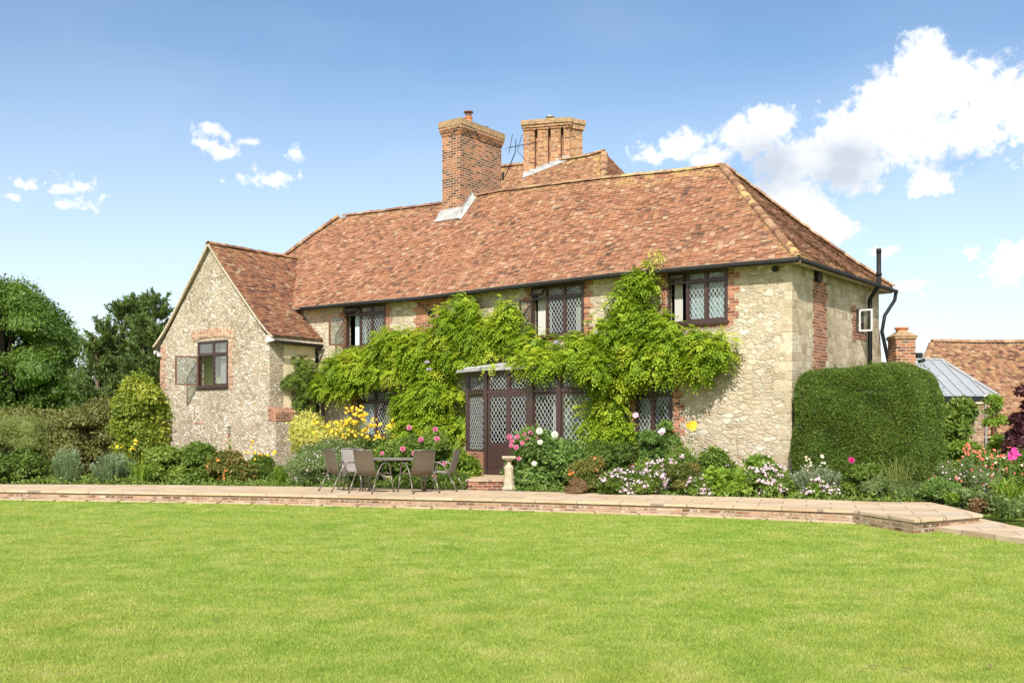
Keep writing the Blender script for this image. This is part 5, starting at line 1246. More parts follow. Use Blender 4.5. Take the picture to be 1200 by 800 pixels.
# shrubs of the left border: name, label, category, x0, x1, top, distance, leaf, leaves, size
t, L, c = shrub('golden_shrub', 'golden green shrub against the left corner of the gabled wing', 'shrub', 132, 196, 434, 29.6, 'gold', 14000, .105, .55, k=44, lr=(.42,.58), z0=0, spread=.7)
t, L, c = shrub('feathery_shrub', 'feathery olive shrub, tallest at the left end of the border', 'shrub', -28, 62, 487, 27.6, 'olive', 15000, .075, .22, k=26, lr=(.25,.42), shape_up=.5)
t, L, c = shrub('leafy_shrub', 'low dark leafy shrub at the far left by the paving', 'shrub', -30, 50, 527, 26.4, 'deep', 7000, .085, .6, k=16)
t, c, T = spike_plant('spurge', 'blue green upright spurge on the left of two', 'plant', 61, 99, 521, 26.0, 'grey', 34, 130, .10, .2)
t, c, T = spike_plant('spurge', 'wider silvery green spurge, right of the upright one', 'plant', 101, 162, 528, 26.2, 'grey', 62, 120, .085, .2)
def tall_flowers(name, label, cat, pts, Z, leaf, fm, size, Zb=.17, petals=8, n=3, leaves=6, cloud=.04, stemtop=True, lsz=.07):
    """flower heads on their own stems"""
    c = at(sum(p[0] for p in pts)/len(pts), Z, Zb); t = thing(name, label, cat, c); P = []; B = []; T = []
    for (px, py) in pts:
        y = Z+rng.uniform(-.35,.35); p = at(px, y, zat(py, y)); T.append(tuple(p)); B.append((p.x*.6+c.x*.4+rng.uniform(-.15,.15), y+.1, Zb))
        for k in range(n): P.append(np.array(p)+rng.normal(size=3)*np.array([cloud, cloud, cloud*.8]))
    P = np.array(P); N = unit(np.array([0,-.8,.5])+rand_dir(len(P))*.6); blossoms('flowers', P, N, size, FM[fm], t, c, petals, .25); stems('stem', B, T, M_stem, t, c, .007)
    B, T = np.array(B), np.array(T); m = leaves*len(pts)
    if m:
        i = rng.integers(0, len(pts), m); s = rng.uniform(.1,.95,m)[:,None]; Q = B[i]+(T[i]-B[i])*s; d = unit(rand_dir(m)+np.array([0,0,.2])); l = rng.uniform(.6,1.2,m)*lsz; quads_mesh('foliage', leaf_verts(Q, d, unit(rand_dir(m)+np.array([0,0,1])), l, l*.35), LM[leaf], t, None, c)
    return t
def scat(x0, x1, y0, y1, n): return [(random.uniform(x0,x1), random.uniform(y0,y1)) for _ in range(n)]
tall_flowers('yellow_daisies', 'loose yellow daisies standing above the silvery spurge', 'flowers', scat(134,160,514,532,5)+[(138,522)], 26.8, 'mid', 'yellow', .06, leaves=14)
t, c = strap_plant('daylily', 'clump of arching bright green leaves left of the leafy shrubs', 'plant', 143, 188, 541, 25.9, 'fresh', 85, .035)
t, L, c = shrub('dark_leafy_shrub', 'broad dark glossy shrub below the left corner of the gable', 'shrub', 166, 262, 519, 26.6, 'mid', 12000, .095, .6, k=24, lr=(.28,.42))
t, L, c = shrub('orange_flowered_shrub', 'red tinged shrub dotted with orange flowers below the gable', 'shrub', 240, 300, 527, 26.2, 'redgreen', 6500, .075, .55, k=16)
P, N = top_points(L, 34, -.2); blossoms('flowers', P, N, .075, FM['orange'], t, c)
tall_flowers('vine_shoot', 'single leafy shoot rising beside the slit in the gable wall', 'plant', [(268,513),(270,520),(266,525)], 27.2, 'fresh', 'orange', .04, leaves=40, lsz=.12)
t, L, c = shrub('yellow_flowered_plant', 'green bush with a few yellow flowers at the right corner of the gable', 'plant', 284, 336, 533, 26.6, 'mid', 6000, .07, .4, k=12)
tt = tall_flowers('yellow_daisies', 'few tall pale yellow daisies against the gable wall', 'flowers', [(288,531),(304,535),(313,534),(296,528),(296,516),(301,539),(311,541),(322,531)], 26.3, 'mid', 'yellow', .075, leaves=18)
t, c = strap_plant('daylily', 'clump of light green strap leaves left of the grey green mound', 'plant', 306, 350, 545, 25.6, 'fresh', 80, .04)
t, L, c = shrub('grey_green_mound', 'large rounded grey green bush speckled with tiny white flowers, behind the leftmost chair', 'shrub', 337, 425, 514, 25.3, 'dust', 26000, .055, .28, k=26, lr=(.32,.46))
P, N = top_points(L, 260, -.3); blossoms('flowers', P, N, .035, FM['blush'], t, c)
t, L, c = shrub('variegated_shrub', 'yellow variegated shrub behind the grey green mound', 'shrub', 332, 426, 481, 26.7, 'varieg', 11000, .08, .5, k=22, lr=(.28,.42))
pts = scat(366,418,494,515,34)+scat(408,428,478,512,26)+scat(424,462,490,518,26)
tall_flowers('yellow_coneflowers', 'tall dense golden yellow daisies in front of the lower left window', 'flowers', pts, 26.3, 'mid', 'yellow', .075, n=3, leaves=24, cloud=.05)
t, L, c = shrub('dusky_shrub', 'dark green shrub below the lower left window', 'shrub', 412, 470, 512, 26.4, 'deep', 7000, .08, .4, k=14)
t, L, c = shrub('rose_bush', 'rose bush with a few bright pink blooms behind the garden table', 'rose', 440, 540, 506, 25.6, 'mid', 13000, .075, .6, k=26, lr=(.26,.42))
P = np.array([tuple(at(px, 24.7, zat(py, 24.7))) for px, py in [(478,501),(509,503),(492,515),(512,514),(472,526),(448,531),(521,543),(485,531)]]); P[:3,1] += .3
pompon('flowers', P, np.tile([0,-1,.3], (len(P),1)), .13, FM['pink'], t, c)
t, L, c = shrub('light_green_shrub', 'yellow green shrub at the foot of the wisteria, left of the door', 'shrub', 500, 566, 522, 25.9, 'fresh', 8000, .085, .5, k=18)
t, L, c = shrub('feathery_clump', 'low soft green clump under the rightmost chair', 'plant', 508, 556, 551, 24.7, 'mid', 7000, .06, .22, k=10, shape_up=.6)
t, L, c = shrub('fuchsia', 'low dark green plant with small red flowers behind the chairs', 'plant', 462, 512, 552, 24.6, 'deep', 5000, .06, .5, k=10)
P, N = top_points(L, 22, -.2); blossoms('flowers', P, N, .05, FM['coral'], t, c)

# low mixed greenery closing the gaps of the borders
def ground_cover(name, label, pts, n, leaf, hmax=.30):
    X = []; 
    P0 = [G(px, py, TZ) for px, py in pts]; seg = [(a, c, (c-a).length) for a, c in zip(P0, P0[1:])]; tot = sum(s[2] for s in seg); V = []
    w = np.array([s[2] for s in seg])/tot; i = rng.choice(len(seg), n, p=w); A = np.array([tuple(seg[k][0]) for k in i]); C = np.array([tuple(seg[k][1]) for k in i]); P = A+(C-A)*rng.random((n,1))
    d = rng.uniform(.05, 1.9, n)**1.1; P[:,1] += d; hh = hmax*(.15+.85*np.abs(np.sin(P[:,0]*2.3+np.sin(P[:,0]*5.1)*1.5))); P[:,2] = .17+hh*rng.random(n)**1.5
    s = rng.uniform(.05,.12,n); o = quads_mesh(name, leaf_verts(P, unit(rand_dir(n)+np.array([0,-.2,.4])), unit(rand_dir(n)*.6+np.array([0,-.4,.8])), s, s*.45), LM[leaf], None); props(o, label, 'ground cover', kind='stuff')
ground_cover('undergrowth', 'low green ground cover along the left flower border', [(-60,566.5),(0,567),(200,568),(400,570.5),(545,574)], 10000, 'mid', .24)
ground_cover('undergrowth', 'low green ground cover along the right flower border', [(600,575),(800,580),(930,584),(1085,588)], 8000, 'mid', .2)

ground_cover('undergrowth', 'tangled green ground cover at the far right behind the lower path', [(1090,584),(1149,595),(1200,603),(1420,618)], 7000, 'dust', .3)

# centre and right border
t, L, c = shrub('dahlia', 'big leafy dahlia bush with pink and white blooms beside the garden door', 'dahlia', 590, 686, 504, 23.7, 'bluegreen', 13000, .10, .58, k=30, lr=(.28,.42), depth=.55)
pk = [(600,517),(606,512),(612,519),(605,524),(615,509),(619,515),(628,519),(630,513),(618,526),(599,522),(612,532),(608,537),(597,512),(622,507)]
P = np.array([tuple(at(px, 23.1+rng.uniform(-.1,.3), zat(py, 23.2))) for px, py in pk]); pompon('flowers', P, unit(np.tile([-.2,-1,.3],(len(P),1))+rand_dir(len(P))*.3), .125, FM['pink'], t, c)
wh = [(632,505),(633,518),(626,543),(650,509)]; P = np.array([tuple(at(px, 23.0, zat(py, 23.0))) for px, py in wh]); pompon('flowers', P, np.tile([0,-1,.2],(len(P),1)), .15, FM['white'], t, c)
t, L, c = shrub('dark_shrub', 'dark leafy shrub between the dahlia and the lower right window', 'shrub', 672, 748, 516, 24.3, 'deep', 9000, .08, .45, k=18)
t, L, c = shrub('potentilla', 'rusty shrub with orange flowers at the right of the dahlia', 'shrub', 664, 714, 534, 22.6, 'redgreen', 6500, .06, .5, k=14)
P, N = top_points(L, 16, 0); blossoms('flowers', P, N, .08, FM['orange'], t, c)
t, L, c = shrub('dried_plant', 'small brown dried seed heads at the edge of the paving', 'plant', 662, 690, 559, 22.0, 'russet', 4500, .05, .2, k=8)
t, L, c = shrub('climbing_rose', 'grey green rose with single pale bloom against the lower right window', 'rose', 744, 800, 493, 23.9, 'bluegreen', 8000, .075, .55, k=20, lr=(.22,.36), core=False)
P = np.array([tuple(at(776, 23.2, zat(507, 23.2))), tuple(at(747, 23.4, zat(486, 23.4)))]); P, N = clustered(P, np.tile([0,-1,.2],(2,1)), 5, .05); blossoms('flowers', P, N, .11, FM['blush'], t, c)
def phlox(label, x0, x1, yt, Z, n=26, fm='blush', leaf='mid', cl=.055, num=4200, k=14, per=12):
    t, L, c = shrub('phlox', label, 'flowers', x0, x1, yt, Z, leaf, num, .075, .4, k=k, group='pale pink flowering clumps along the right border')
    P, N = top_points(L, n, -.15); P, N = clustered(P, N, per, cl); blossoms('flowers', P, N, .055, FM[fm], t, c)
phlox('pale pink flowers right of the rusty shrub, lowest clump at the paving edge', 700, 742, 552, 21.8, 18)
phlox('densest pale pink clump, spilling to the paving left of the red tinged bush', 735, 788, 538, 21.9, 36)
phlox('tall pale pink clump under the lower right window', 768, 822, 522, 22.8, 30)
phlox('small pale pink clump near the single yellow dahlia', 804, 838, 560, 21.4, 12)
phlox('broad pale pink clump in the middle of the right border', 868, 928, 545, 21.3, 34)
phlox('loose pale pink flowers in front of the silver plant', 930, 992, 562, 21.0, 18)
t, L, c = shrub('red_tinged_bush', 'yellow and red tinged small bush between pink clumps', 'shrub', 780, 822, 542, 21.9, 'redgreen', 5500, .06, .5, k=12)
t, L, c = shrub('leafy_perennial', 'bluish leafy bush below the bare stone wall', 'shrub', 812, 870, 524, 22.3, 'mid', 7000, .08, .45, k=16)
P, N = top_points(L, 30, 0); P, N = clustered(P, N, 3, .03); blossoms('flowers', P, N, .04, FM['blush'], t, c)
t, L, c = shrub('big_leaved_plant', 'low plant with large bright leaves at the paving edge', 'plant', 822, 880, 552, 21.4, 'fresh', 2600, .15, .7, k=12, woody=False)
t, L, c = shrub('light_leafy_plant', 'light green leafy plant below the right end of the stone wall', 'plant', 866, 926, 537, 22.0, 'fresh', 4500, .12, .5, k=14)
tall_flowers('yellow_dahlia', 'single tall yellow dahlia in front of the bare stone wall', 'dahlia', [(808,499),(811,500),(812,497)], 22.9, 'fresh', 'yellow', .15, n=3, leaves=16, cloud=.02, lsz=.12)
t, c, T = spike_plant('artemisia', 'soft silver grey bush in front of the yew', 'plant', 920, 992, 543, 21.6, 'silver', 110, 90, .06, .22)
tall_flowers('foxglove', 'pale flower spikes rising out of the silver bush', 'flowers', [(947,536),(948,541),(946,546),(948,551),(964,537),(963,543),(965,548)], 21.7, 'dust', 'cream', .06, leaves=8)
t, L, c = shrub('rose_bush', 'sparse rose bush with single magenta bloom before the yew', 'rose', 984, 1030, 541, 20.9, 'mid', 5000, .065, .5, k=12)
P = np.array([tuple(at(997, 20.4, zat(538, 20.4))), tuple(at(998, 20.4, zat(539, 20.4)))]); pompon('flowers', P, np.tile([0,-1,.2],(2,1)), .12, FM['magenta'], t, c)
t, c = strap_plant('ornamental_grass', 'wispy arching tan and green plant before the yew', 'plant', 1012, 1090, 534, 20.6, 'olive', 150, .014, arch=.8)
t, L, c = shrub('low_green_bush', 'low feathery green bush at the bend of the paving', 'shrub', 1004, 1080, 556, 20.6, 'dust', 9000, .055, .25, k=14)
t, L, c = shrub('glaucous_spurge', 'low blue grey mound at the end of the terrace', 'plant', 1082, 1132, 562, 19.6, 'bluegreen', 5200, .075, .35, k=12, shape_up=.3)
t, L, c = shrub('lime_mound', 'low lime green mound beside the bronze plant', 'plant', 1106, 1150, 577, 18.8, 'fresh', 3400, .06, .5, k=9)
t, L, c = shrub('bronze_plant', 'small bronze leaved plant behind the lower path', 'plant', 1138, 1164, 585, 18.0, 'russet', 1800, .06, .5, k=7)
t, L, c = shrub('airy_flower_bush', 'airy bush sprinkled with tiny pale pink and white flowers at the right', 'flowers', 1092, 1180, 540, 20.0, 'dust', 9000, .055, .3, k=22, lr=(.22,.36), core=False)
P, N = top_points(L, 150, -.3); blossoms('flowers', P, N, .045, FM['blush'], t, c); P, N = top_points(L, 40, -.3); blossoms('flowers', P, N, .05, FM['coral'], t, c)
tall_flowers('coral_flowers', 'cluster of coral red blooms before the brick pier', 'flowers', scat(1130,1154,518,541,16)+scat(1150,1188,522,548,14), 20.6, 'mid', 'coral', .055, n=2, leaves=20)
tall_flowers('magenta_dahlia', 'two magenta pompon blooms at the right edge', 'dahlia', [(1185,532),(1191,530),(1190,533),(1184,536)], 19.6, 'mid', 'magenta', .11, n=3, leaves=16, cloud=.03)
t, L, c = shrub('sunny_shrub', 'bright green shrub behind the flowers, in front of the open shelter', 'shrub', 1106, 1152, 516, 23.5, 'fresh', 5000, .08, .5, k=12)
t, L, c = shrub('mixed_shrub', 'green bush with cream flowers under the purple shrub', 'shrub', 1150, 1232, 520, 21.0, 'mid', 9000, .07, .45, k=20)
P, N = top_points(L, 60, -.2); blossoms('flowers', P, N, .06, FM['cream'], t, c); P, N = top_points(L, 26, -.2); blossoms('flowers', P, N, .06, FM['coral'], t, c)
t, c = strap_plant('iris_clump', 'big light green clump of sword leaves at the right edge of the path', 'plant', 1146, 1222, 561, 17.9, 'fresh', 130, .042, z0=.06)
t, L, c = shrub('purple_shrub', 'dark purple leaved shrub at the right edge', 'shrub', 1168, 1236, 452, 22.5, 'purple', 9000, .085, .55, k=30, lr=(.20,.34), z0=.1)
t, L, c = shrub('pillar_rose', 'slender rose with white blooms climbing near the brick pier', 'rose', 1152, 1180, 462, 24.0, 'fresh', 3000, .075, .5, k=16, lr=(.3,.5), core=False)
P, N = top_points(L, 12, -.2); blossoms('flowers', P, N, .10, FM['white'], t, c)
t, L, c = shrub('fig_bush', 'large glossy green bush under the edge of the glass roof', 'shrub', 1090, 1142, 464, 27.5, 'mid', 5000, .13, .6, k=22, z0=.1)

# ------------------------------------------------------------------ grass
def grass():
    n = 900000; ys = rng.uniform(585, 860, n); Z = EYE*F/(ys-500); X = rng.uniform(-1, 1, n)*(.56*Z+2.6)
    FX = [p.x for p in fr[:6]]; FYy = [p.y-.28 for p in fr[:6]]; lim = np.interp(X, FX, FYy); q0, q1 = lp[0], lp[2]
    lim = np.where(X > fr[5].x, np.interp(X, [fr[5].x, lp[0].x, lp[1].x, lp[2].x], [fr[5].y-.2, lp[0].y, lp[1].y, lp[2].y]), lim)
    k = Z < lim; X, Z = X[k], Z[k]; n = len(X)
    # a ragged fringe against the paving
    fx = rng.uniform(-20, 14, 26000); fz = np.interp(fx, FX+[lp[0].x, lp[1].x], FYy+[lp[0].y, lp[1].y]); X = np.append(X, fx); Z = np.append(Z, fz-rng.exponential(.05, len(fx))); n = len(X)
    fringe = np.arange(n) >= n-26000
    h = rng.uniform(.010, .024, n)*np.where(fringe, 1.5, 1); w = np.maximum(.0020, Z*.00034)*rng.uniform(.7, 1.3, n); a = rng.uniform(0, 2*PI, n); le = rng.uniform(.2, 1.1, n)*h
    B = np.stack([X, Z, np.zeros(n)], 1); s = np.stack([np.cos(a), np.sin(a), np.zeros(n)], 1)*w[:,None]; b_ = rng.uniform(0, 2*PI, n); T = B+np.stack([np.cos(b_)*le, np.sin(b_)*le, h], 1)
    V = np.stack([B-s, B+s, T], 1).reshape(-1, 3)
    m, nt, b = newmat('grass_blade'); at_ = nt.nodes.new('ShaderNodeAttribute'); at_.attribute_name = 'rnd'
    tc = nt.nodes.new('ShaderNodeTexCoord'); big = noise(nt, tc.outputs['Object'], .42, 4, .55); md = noise(nt, tc.outputs['Object'], 2.1, 6, .65)
    f = mth(nt, 'ADD', mth(nt, 'MULTIPLY', at_.outputs['Fac'], .32), mth(nt, 'MULTIPLY', mth(nt, 'SUBTRACT', md.outputs['Fac'], .25), 1.6), True)
    c = ramp(nt, f, [(0,(.20,.32,.04)),(.4,(.34,.44,.07)),(.75,(.47,.51,.12)),(1,(.60,.55,.25))])
    c = mixc(nt, .7, c, ramp(nt, big.outputs['Fac'], [(.35,(.75,.88,.6)),(.5,(1,1,1)),(.68,(1,.93,.82))]), 'MULTIPLY')
    nt.links.new(c, b.inputs['Base Color']); b.inputs['Roughness'].default_value = .55; b.inputs['Specular IOR Level'].default_value = .3
    t = nt.nodes.new('ShaderNodeBsdfTranslucent'); nt.links.new(c, t.inputs[0]); mx = nt.nodes.new('ShaderNodeMixShader'); mx.inputs[0].default_value = .35; nt.links.new(b.outputs[0], mx.inputs[1]); nt.links.new(t.outputs[0], mx.inputs[2]); nt.links.new(mx.outputs[0], nt.nodes['Material Output'].inputs[0])
    o = quads_mesh('grass', V, m, None, None, None, 3); props(o, 'short mown yellow green lawn grass in front of the terrace', 'grass', kind='stuff')
grass()
# ------------------------------------------------------------------ outbuildings at the right
def px_box(x0, x1, Y): return at(x0, Y).x, at(x1, Y).x
barn = thing('barn', 'low outbuilding with long red clay tile roof at the far right', 'outbuilding', at(1170, 38, 0))
o_ = barn.location.copy(); bx0, bz = at(1092, 38).x, zat(401, 38)
def barn_pt(x, t):
    s = t/5.0; return (x, 34.4+3.6*s, (bz-3.4)*(1-s)+(bz+.03*math.sin(x*1.3)+.012*(x-bx0))*s-.06*4*s*(1-s)-.0)
V_ = tiles('roof', lambda x, t: tuple(Vector(barn_pt(x, t))-o_), 5.0, lambda t: (bx0-2.4*(1-t/5), bx0+14), T_barn, barn, seed=31, gauge=.11, tw=.17, moss=lambda x, t: .25)
caps('ridge_tiles', [tuple(Vector(barn_pt(x, 5))-o_) for x in np.linspace(bx0, bx0+14, 12)], .13, T_hip, V_, .33, .25, 32)
caps('hip_tiles', [tuple(Vector(barn_pt(bx0-2.4*(1-s), s*5))-o_) for s in np.linspace(0, 1, 8)], .12, T_hip, V_, .2, .3, 33)
b = MB(); b.box(bx0-2, bx0+13.6, 34.8, 41, 0, bz-3.2); b.build('wall', M_chim2, barn, o_)
b = MB(); b.add([(bx0-2.4,34.4,bz-3.5),(bx0+14,34.4,bz-3.5),(bx0+14,38,bz-.1),(bx0,38,bz-.1)],[(0,1,2,3)]); b.add([(bx0-2.4,34.4,bz-3.5),(bx0,38,bz-.1),(bx0-2.4,41.6,bz-3.5)],[(0,1,2)]); b.build('boarding', M_verge, V_, o_)

sh = thing('garden_shelter', 'open sided garden shelter with grey glazed hip roof on brick piers', 'shelter', at(1130, 30, 0)); o_ = sh.location.copy()
gx1, gy0, ge_ = at(1170, 28.6).x, 28.6, zat(464, 28.6); gx0 = at(1040, 28.6).x; rx0, rx1, ry = at(1060, 31).x, at(1102, 31).x, 31.0; rz2 = zat(421.5, 31); gy1 = 33.4; ez2 = ge_
cs = {'fl':(gx0,gy0,ge_),'fr':(gx1,gy0,ge_),'br':(gx1,gy1,ge_),'bl':(gx0,gy1,ge_),'rl':(rx0,ry,rz2),'rr':(rx1,ry,rz2)}
b = MB(); b.add(list(cs.values()), [(0,1,5,4),(1,2,5),(2,3,4,5),(3,0,4)]); rf = b.build('glass_roof', M_glass_roof, sh, o_)
b = MB()
def up(p, d=.025): return (p[0],p[1],p[2]+d)
for p, q in (('fr','rr'),('br','rr'),('fl','rl'),('rl','rr')): b.bar(up(cs[p]), up(cs[q]), .10, .05)
for k in range(1, 10):
    f = k/10; x = gx0+(gx1-gx0)*f; tx = min(max(x, rx0), rx1); g = (gx1-x)/(gx1-rx1) if x > rx1 else ((x-gx0)/(rx0-gx0) if x < rx0 else 1); g = min(1, g)
    b.bar((x,gy0,ge_+.02), (x, gy0+(ry-gy0)*g, ge_+(rz2-ge_)*g+.02), .04, .04)
for k in range(1, 5):
    y = gy0+(gy1-gy0)*k/5; g = 1-abs(y-ry)/(ry-gy0 if y < ry else gy1-ry); b.bar((gx1,y,ge_+.02),(gx1+(rx1-gx1)*g, y, ge_+(rz2-ge_)*g+.02), .04, .04)
b.build('glazing_bars', M_lead, rf, o_)
b = MB(); b.box(gx0,gx1+.08,gy0-.08,gy0+.06,ge_-.16,ge_-.02); b.box(gx1-.06,gx1+.08,gy0,gy1,ge_-.16,ge_-.02); b.build('gutter', M_black, rf, o_)
p0, p1 = px_box(1134, 1151, gy0-.0)
b = MB(); b.box(p0,p1,gy0-.1,gy0+.35,0,ge_-.22); q = b.build('brick_pier', M_riser, sh, o_); b = MB(); b.box(p0-.05,p1+.05,gy0-.15,gy0+.4,ge_-.22,ge_-.165); b.build('capstone', M_ashlar, q, o_)
b = MB(); b.tube([(p1+.06,gy0-.1,0),(p1+.06,gy0-.1,ge_-.1)], .04, 8); b.build('downpipe', M_steel, sh, o_)
for k, (xx, yy) in enumerate(((gx1-.1, gy0+.05),(gx1-.1, gy0+1.2),(gx1-.1, gy0+2.4),(gx1-.1, gy1-.1),(gx0+.1, gy0+.05))):
    b = MB(); b.box(xx-.06,xx+.06,yy-.06,yy+.06,0,ge_-.16); b.build('post', M_frame_r, sh, o_)
b = MB(); b.box(gx0+.1,gx1,gy1+.05,gy1+.3,0,ge_-.1); b.build('back_wall', M_riser, sh, o_)
s0, s1 = px_box(1050, 1073, 27.6); st = zat(392, 27.6)
b = MB(); nn = 8; cc = ((s0+s1)/2, 27.9); R_ = (s1-s0)/2
b.box(s0,s1,27.6,28.2,0,st-.12)
ck = thing('brick_chimney', 'short round-shouldered brick chimney showing above the yew', 'chimney', (cc[0], cc[1], 0)); 
b.build('stack', M_chim, ck, ck.location)
b = MB(); b.box(s0-.04,s1+.04,27.56,28.24,st-.12,st-.04); b.add([(s0-.06,27.54,st-.04),(s1+.06,27.54,st-.04),(s1+.06,28.26,st-.04),(s0-.06,28.26,st-.04),(s0+.16,27.76,st+.12),(s1-.16,27.76,st+.12),(s1-.16,28.04,st+.12),(s0+.16,28.04,st+.12)],[(0,1,5,4),(1,2,6,5),(2,3,7,6),(3,0,4,7),(4,5,6,7)]); b.build('cap', M_lichen_cap, ck, ck.location, bevel=.02)
b = MB(); b.lathe((cc[0],cc[1],st+.1), [(.15,0),(.15,.05),(.19,.08),(.19,.12)], 14); b.build('chimney_pot', M_pot, ck, ck.location)
b = MB(); b.tube([(s1,27.8,st-.52),(s1+.16,27.8,st-.52)], .02, 6); b.box(s1+.08,s1+.24,27.72,27.86,st-.62,st-.48); b.obox((s1+.2,27.7,st-.7),(.07,0,.02),(0,.07,0),(-.01,0,.045)); b.build('floodlight', M_black, ck, ck.location)
# far trees behind the barn
def far_tree(label, px, py, Y, w, leaf, n):
    c = at(px, Y, 0); t = thing('tree', label, 'tree', c); h = zat(py, Y); L = make_lobes((c.x, c.y, h*.25), (w, w, h*.8), 30, (.24,.38)); foliage('crown', L, n, .22, .5, LM[leaf], t, c); b = MB(); b.tube([c, (c.x,c.y,h*.7)], [.3,.1], 8); b.build('trunk', M_bark, t, c)
far_tree('pale green tree top behind the barn roof at the right edge', 1236, 378, 52, 4.0, 'fresh', 6000)

# ------------------------------------------------------------------ garden furniture
M_sling = plain('brown_sling', (.125,.095,.065), .75, noise=.12, nscale=60); M_tube = plain('bronze_tube', (.20,.175,.15), .4, metal=.5); M_sling2 = plain('taupe_sling', (.24,.215,.19), .75, noise=.1, nscale=60)
GRP = 'sling chairs round the glass garden table'
def make_chair(label):
    t = thing('garden_chair', label, 'chair', (0,0,0), 0, GRP)
    # side profile in (y, z): front +y
    prof = [(.25,.41),(.20,.435),(.05,.42),(-.14,.40),(-.20,.43),(-.24,.52),(-.29,.70),(-.335,.90),(-.35,.925)]
    def strip(seg, nm, w):
        b = MB(); pts = []
        for i in range(len(seg)): pts.append(seg[i])
        vs = []; n = 6
        for (y, z) in pts:
            for k in range(n+1): u = k/n*2-1; vs.append((u*w, y-(.015*(1-u*u)), z-.018*(1-u*u)))
        m = n+1; b.add(vs, [(i*m+k, i*m+k+1, (i+1)*m+k+1, (i+1)*m+k) for i in range(len(pts)-1) for k in range(n)])
        return b.build(nm, M_sling, t, smooth=True)
    s_ = strip(prof[:4], 'seat', .235); q_ = strip(prof[3:], 'backrest', .235)
    b = MB()
    for sx in (-1, 1): b.tube([(sx*.245, y, z) for y, z in prof], .013, 8)
    b.tube([(-.245,prof[0][0],prof[0][1]),(.245,prof[0][0],prof[0][1])], .012, 8); b.tube([(-.245,prof[-1][0],prof[-1][1]),(.245,prof[-1][0],prof[-1][1])], .012, 8); b.tube([(-.245,-.12,.385),(.245,-.12,.385)], .011, 8)
    b.build('frame', M_tube, t, smooth=True)
    for sx in (-1, 1):
        b = MB(); b.tube([(sx*.29,-.25,.33),(sx*.295,-.17,.48),(sx*.30,-.09,.585),(sx*.30,.0,.64),(sx*.30,.10,.65),(sx*.30,.18,.625),(sx*.30,.235,.56),(sx*.305,.265,.44),(sx*.305,.28,.36)], .016, 8); b.build('armrest', M_tube, t, smooth=True)
        b = MB(); b.tube([(sx*.31,-.42,0),(sx*.30,-.33,.17),(sx*.29,-.25,.33)], .016, 8); b.tube([(sx*.245,-.17,.41),(sx*.29,-.20,.42)], .011, 6); b.build('leg', M_tube, t, smooth=True)
        b = MB(); b.tube([(sx*.305,.28,.36),(sx*.315,.31,.18),(sx*.33,.34,0)], .016, 8); b.tube([(sx*.245,.2,.43),(sx*.305,.27,.40)], .011, 6); b.build('leg', M_tube, t, smooth=True)
        b = MB(); b.tube([(sx*.33,.34,0),(sx*.33,.342,.025)], .02, 8); b.build('foot', M_black, t); b = MB(); b.tube([(sx*.31,-.42,0),(sx*.309,-.416,.025)], .02, 8); b.build('foot', M_black, t)
    return t
c1 = make_chair('leftmost brown sling chair, seen from behind its right side')
chairs = [(c1, 401, 22.9, (.80,.60), None), (None, 416, 23.75, (.35,-.94), 'taupe chair showing its front, second from the left behind the table'),
          (None, 436, 22.35, (.48,.88), 'brown chair with its back to the lawn, left front of the table'),
          (None, 490, 22.35, (-.50,.87), 'brown chair with its back to the lawn, right front of the table'),
          (None, 519, 23.0, (-.97,.22), 'rightmost chair, side-on, near the door')]
made = [c1]
for (o, px, Y, fdir, lab) in chairs[1:]:
    c = copy_tree(c1); c['label'] = lab; made.append(c)
for c, (o, px, Y, fdir, lab) in zip(made, chairs):
    p = at(px, Y, TZ); c.location = p; c.rotation_euler = (0, 0, math.atan2(fdir[1], fdir[0])-PI/2)
for c in (made[1], made[4]):
    for ch in [q for q in COL.objects if q.parent == c and q.name.split('.')[0] in ('seat', 'backrest')]:
        ch.data = ch.data.copy(); ch.data.materials[0] = M_sling2
tb = thing('garden_table', 'glass topped garden table between the five sling chairs', 'table', at(461, 23.05, TZ)); 
m, nt, bb = newmat('table_glass'); setc(bb.inputs['Base Color'], (.55,.58,.55)); bb.inputs['Roughness'].default_value = .06; bb.inputs['Transmission Weight'].default_value = .5
b = MB(); b.box(-.76,.76,-.44,.44,.706,.714); b.build('tabletop', m, tb)
b = MB()
for sy in (-1, 1): b.bar((-.78,sy*.455,.71),(.78,sy*.455,.71),.03,.035)
for sx in (-1, 1): b.bar((sx*.775,-.44,.71),(sx*.775,.44,.71),.03,.035)
b.build('rim', M_tube, tb)
for sx in (-1, 1):
    for sy in (-1, 1): b = MB(); b.tube([(sx*.70,sy*.38,.69),(sx*.66,sy*.35,.5),(sx*.66,sy*.36,.2),(sx*.70,sy*.40,0)], .02, 8); b.build('leg', M_tube, tb, smooth=True)

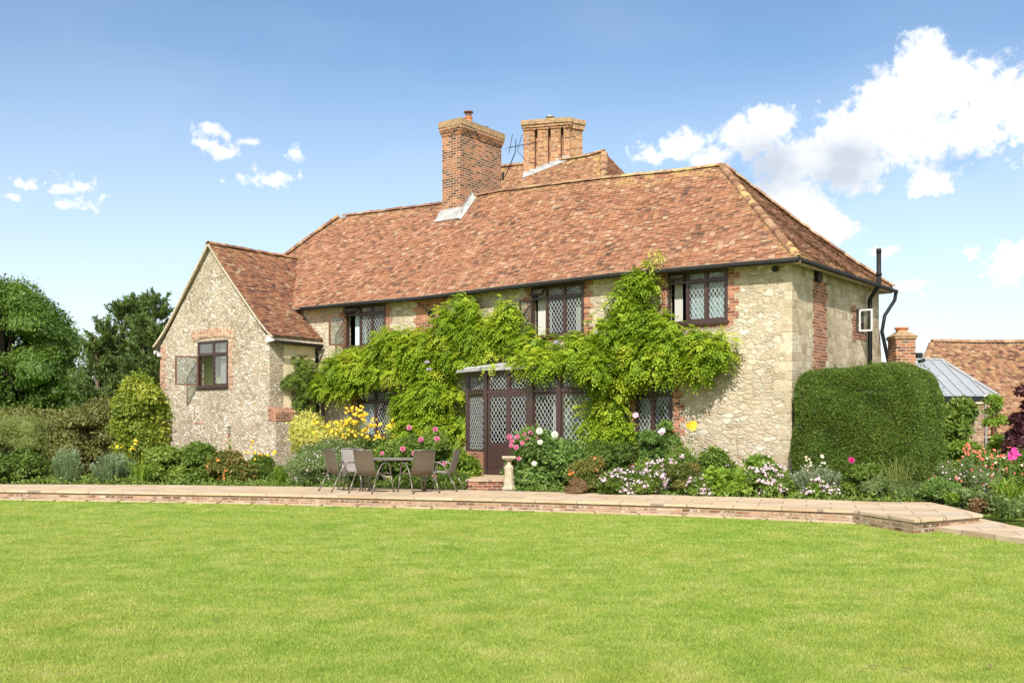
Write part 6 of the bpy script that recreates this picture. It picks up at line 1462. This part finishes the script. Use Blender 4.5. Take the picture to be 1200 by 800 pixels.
# carved stone pedestal by the door
M_cast = plain('cast_stone', (.44,.37,.26), .95, noise=.28, nscale=9, bump=.6)
pd = thing('stone_pedestal', 'carved stone figure pedestal with square top beside the dahlia', 'statue', at(596.5, 23.3, TZ))
b = MB()
fl = lambda r, z, t: r*(1+.07*math.sin(t*7+z*9)*(1 if .12 < z < .62 else 0)+.18*abs(math.cos(t+.3))*(1 if .4 < z < .5 else 0))
b.lathe((0,0,0), [(.15,0),(.155,.03),(.15,.06),(.13,.08),(.125,.12),(.118,.2),(.105,.28),(.095,.36),(.098,.40),(.085,.44),(.095,.49),(.10,.52),(.085,.55),(.05,.575),(.055,.60),(.062,.63),(.055,.66)], 28, fn=fl)
b.build('figure', M_cast, pd, smooth=True)
b = MB(); b.box(-.16,.16,-.16,.16,0,.045); b.build('plinth', M_cast, pd, bevel=.008)
b = MB(); b.box(-.085,.085,-.085,.085,.66,.69); b.box(-.135,.135,-.135,.135,.69,.72); b.box(-.16,.16,-.16,.16,.72,.765); b.build('capital', M_cast, pd, bevel=.01)
# brick step before the door
stp = thing('door_step', 'low brick step with stone slab in front of the garden door', 'step', at(572, 24.6, TZ)); o_ = stp.location.copy()
q0 = house_world(-8.1, -1.15); q1 = house_world(-5.9, -1.15)
b = MB(); pl = [(at(546.5,24.0).x,24.0),(at(612,24.0).x,24.0),(q1.x+.3,q1.y-.3),(q0.x,q0.y)]
b.prism(pl, TZ-.1, .37); b.build('brickwork', M_brick, stp, o_)
b = MB(); cx_, cy_ = sum(p[0] for p in pl)/4, sum(p[1] for p in pl)/4; b.prism([(cx_+(p[0]-cx_)*1.02, cy_+(p[1]-cy_)*1.02) for p in pl], .372, .41); b.build('slab', M_pave, stp, o_)
# mushroom-shaped garden light in the right bed
gl = thing('garden_light', 'small dark mushroom shaped path light in the right flower bed', 'lamp', at(1157, 18.6, .1))
b = MB(); b.tube([(0,0,0),(0,0,.34)], .02, 8); b.build('post', M_black, gl); b = MB(); b.lathe((0,0,.33), [(.11,0),(.13,.02),(.10,.05),(.03,.075)], 18); b.build('shade', M_black, gl, smooth=True)
# things dropped on the lawn
M_dry = plain('dry_leaf', (.22,.13,.07), .8, noise=.3)
for k, (px, py, lab) in enumerate([(1160,780,'brown fallen leaf on the lawn, at the lower right corner'),(1061,783,'brown fallen leaf on the lawn, nearest the bottom edge right of centre'),(1024,780,'smallest brown fallen leaf beside another at the lower right'),(253,726,'pale curled fallen leaf on the left of the lawn'),(929,731,'thin dark fallen leaf in the middle of the lawn'),(1052,651,'pale fallen leaf on the lawn below the terrace end')]):
    p = G(px, py, .03); b = MB(); a = random.uniform(0, PI); n = 7; Ls = .03; vs = []
    for i in range(n):
        s = i/(n-1); w = .012*math.sin(PI*min(.97, s+.03))+.002
        for u in (-1, 0, 1): vs.append((math.cos(a)*(s-.5)*Ls*2-math.sin(a)*w*u, math.sin(a)*(s-.5)*Ls*2+math.cos(a)*w*u, .004*abs(u)+.004*math.sin(s*PI)))
    b.add(vs, [(i*3+j, i*3+j+1, (i+1)*3+j+1, (i+1)*3+j) for i in range(n-1) for j in range(2)])
    o = b.build('fallen_leaf', M_dry, smooth=True); o.location = p; props(o, lab, 'leaf', 'fallen leaves on the lawn')
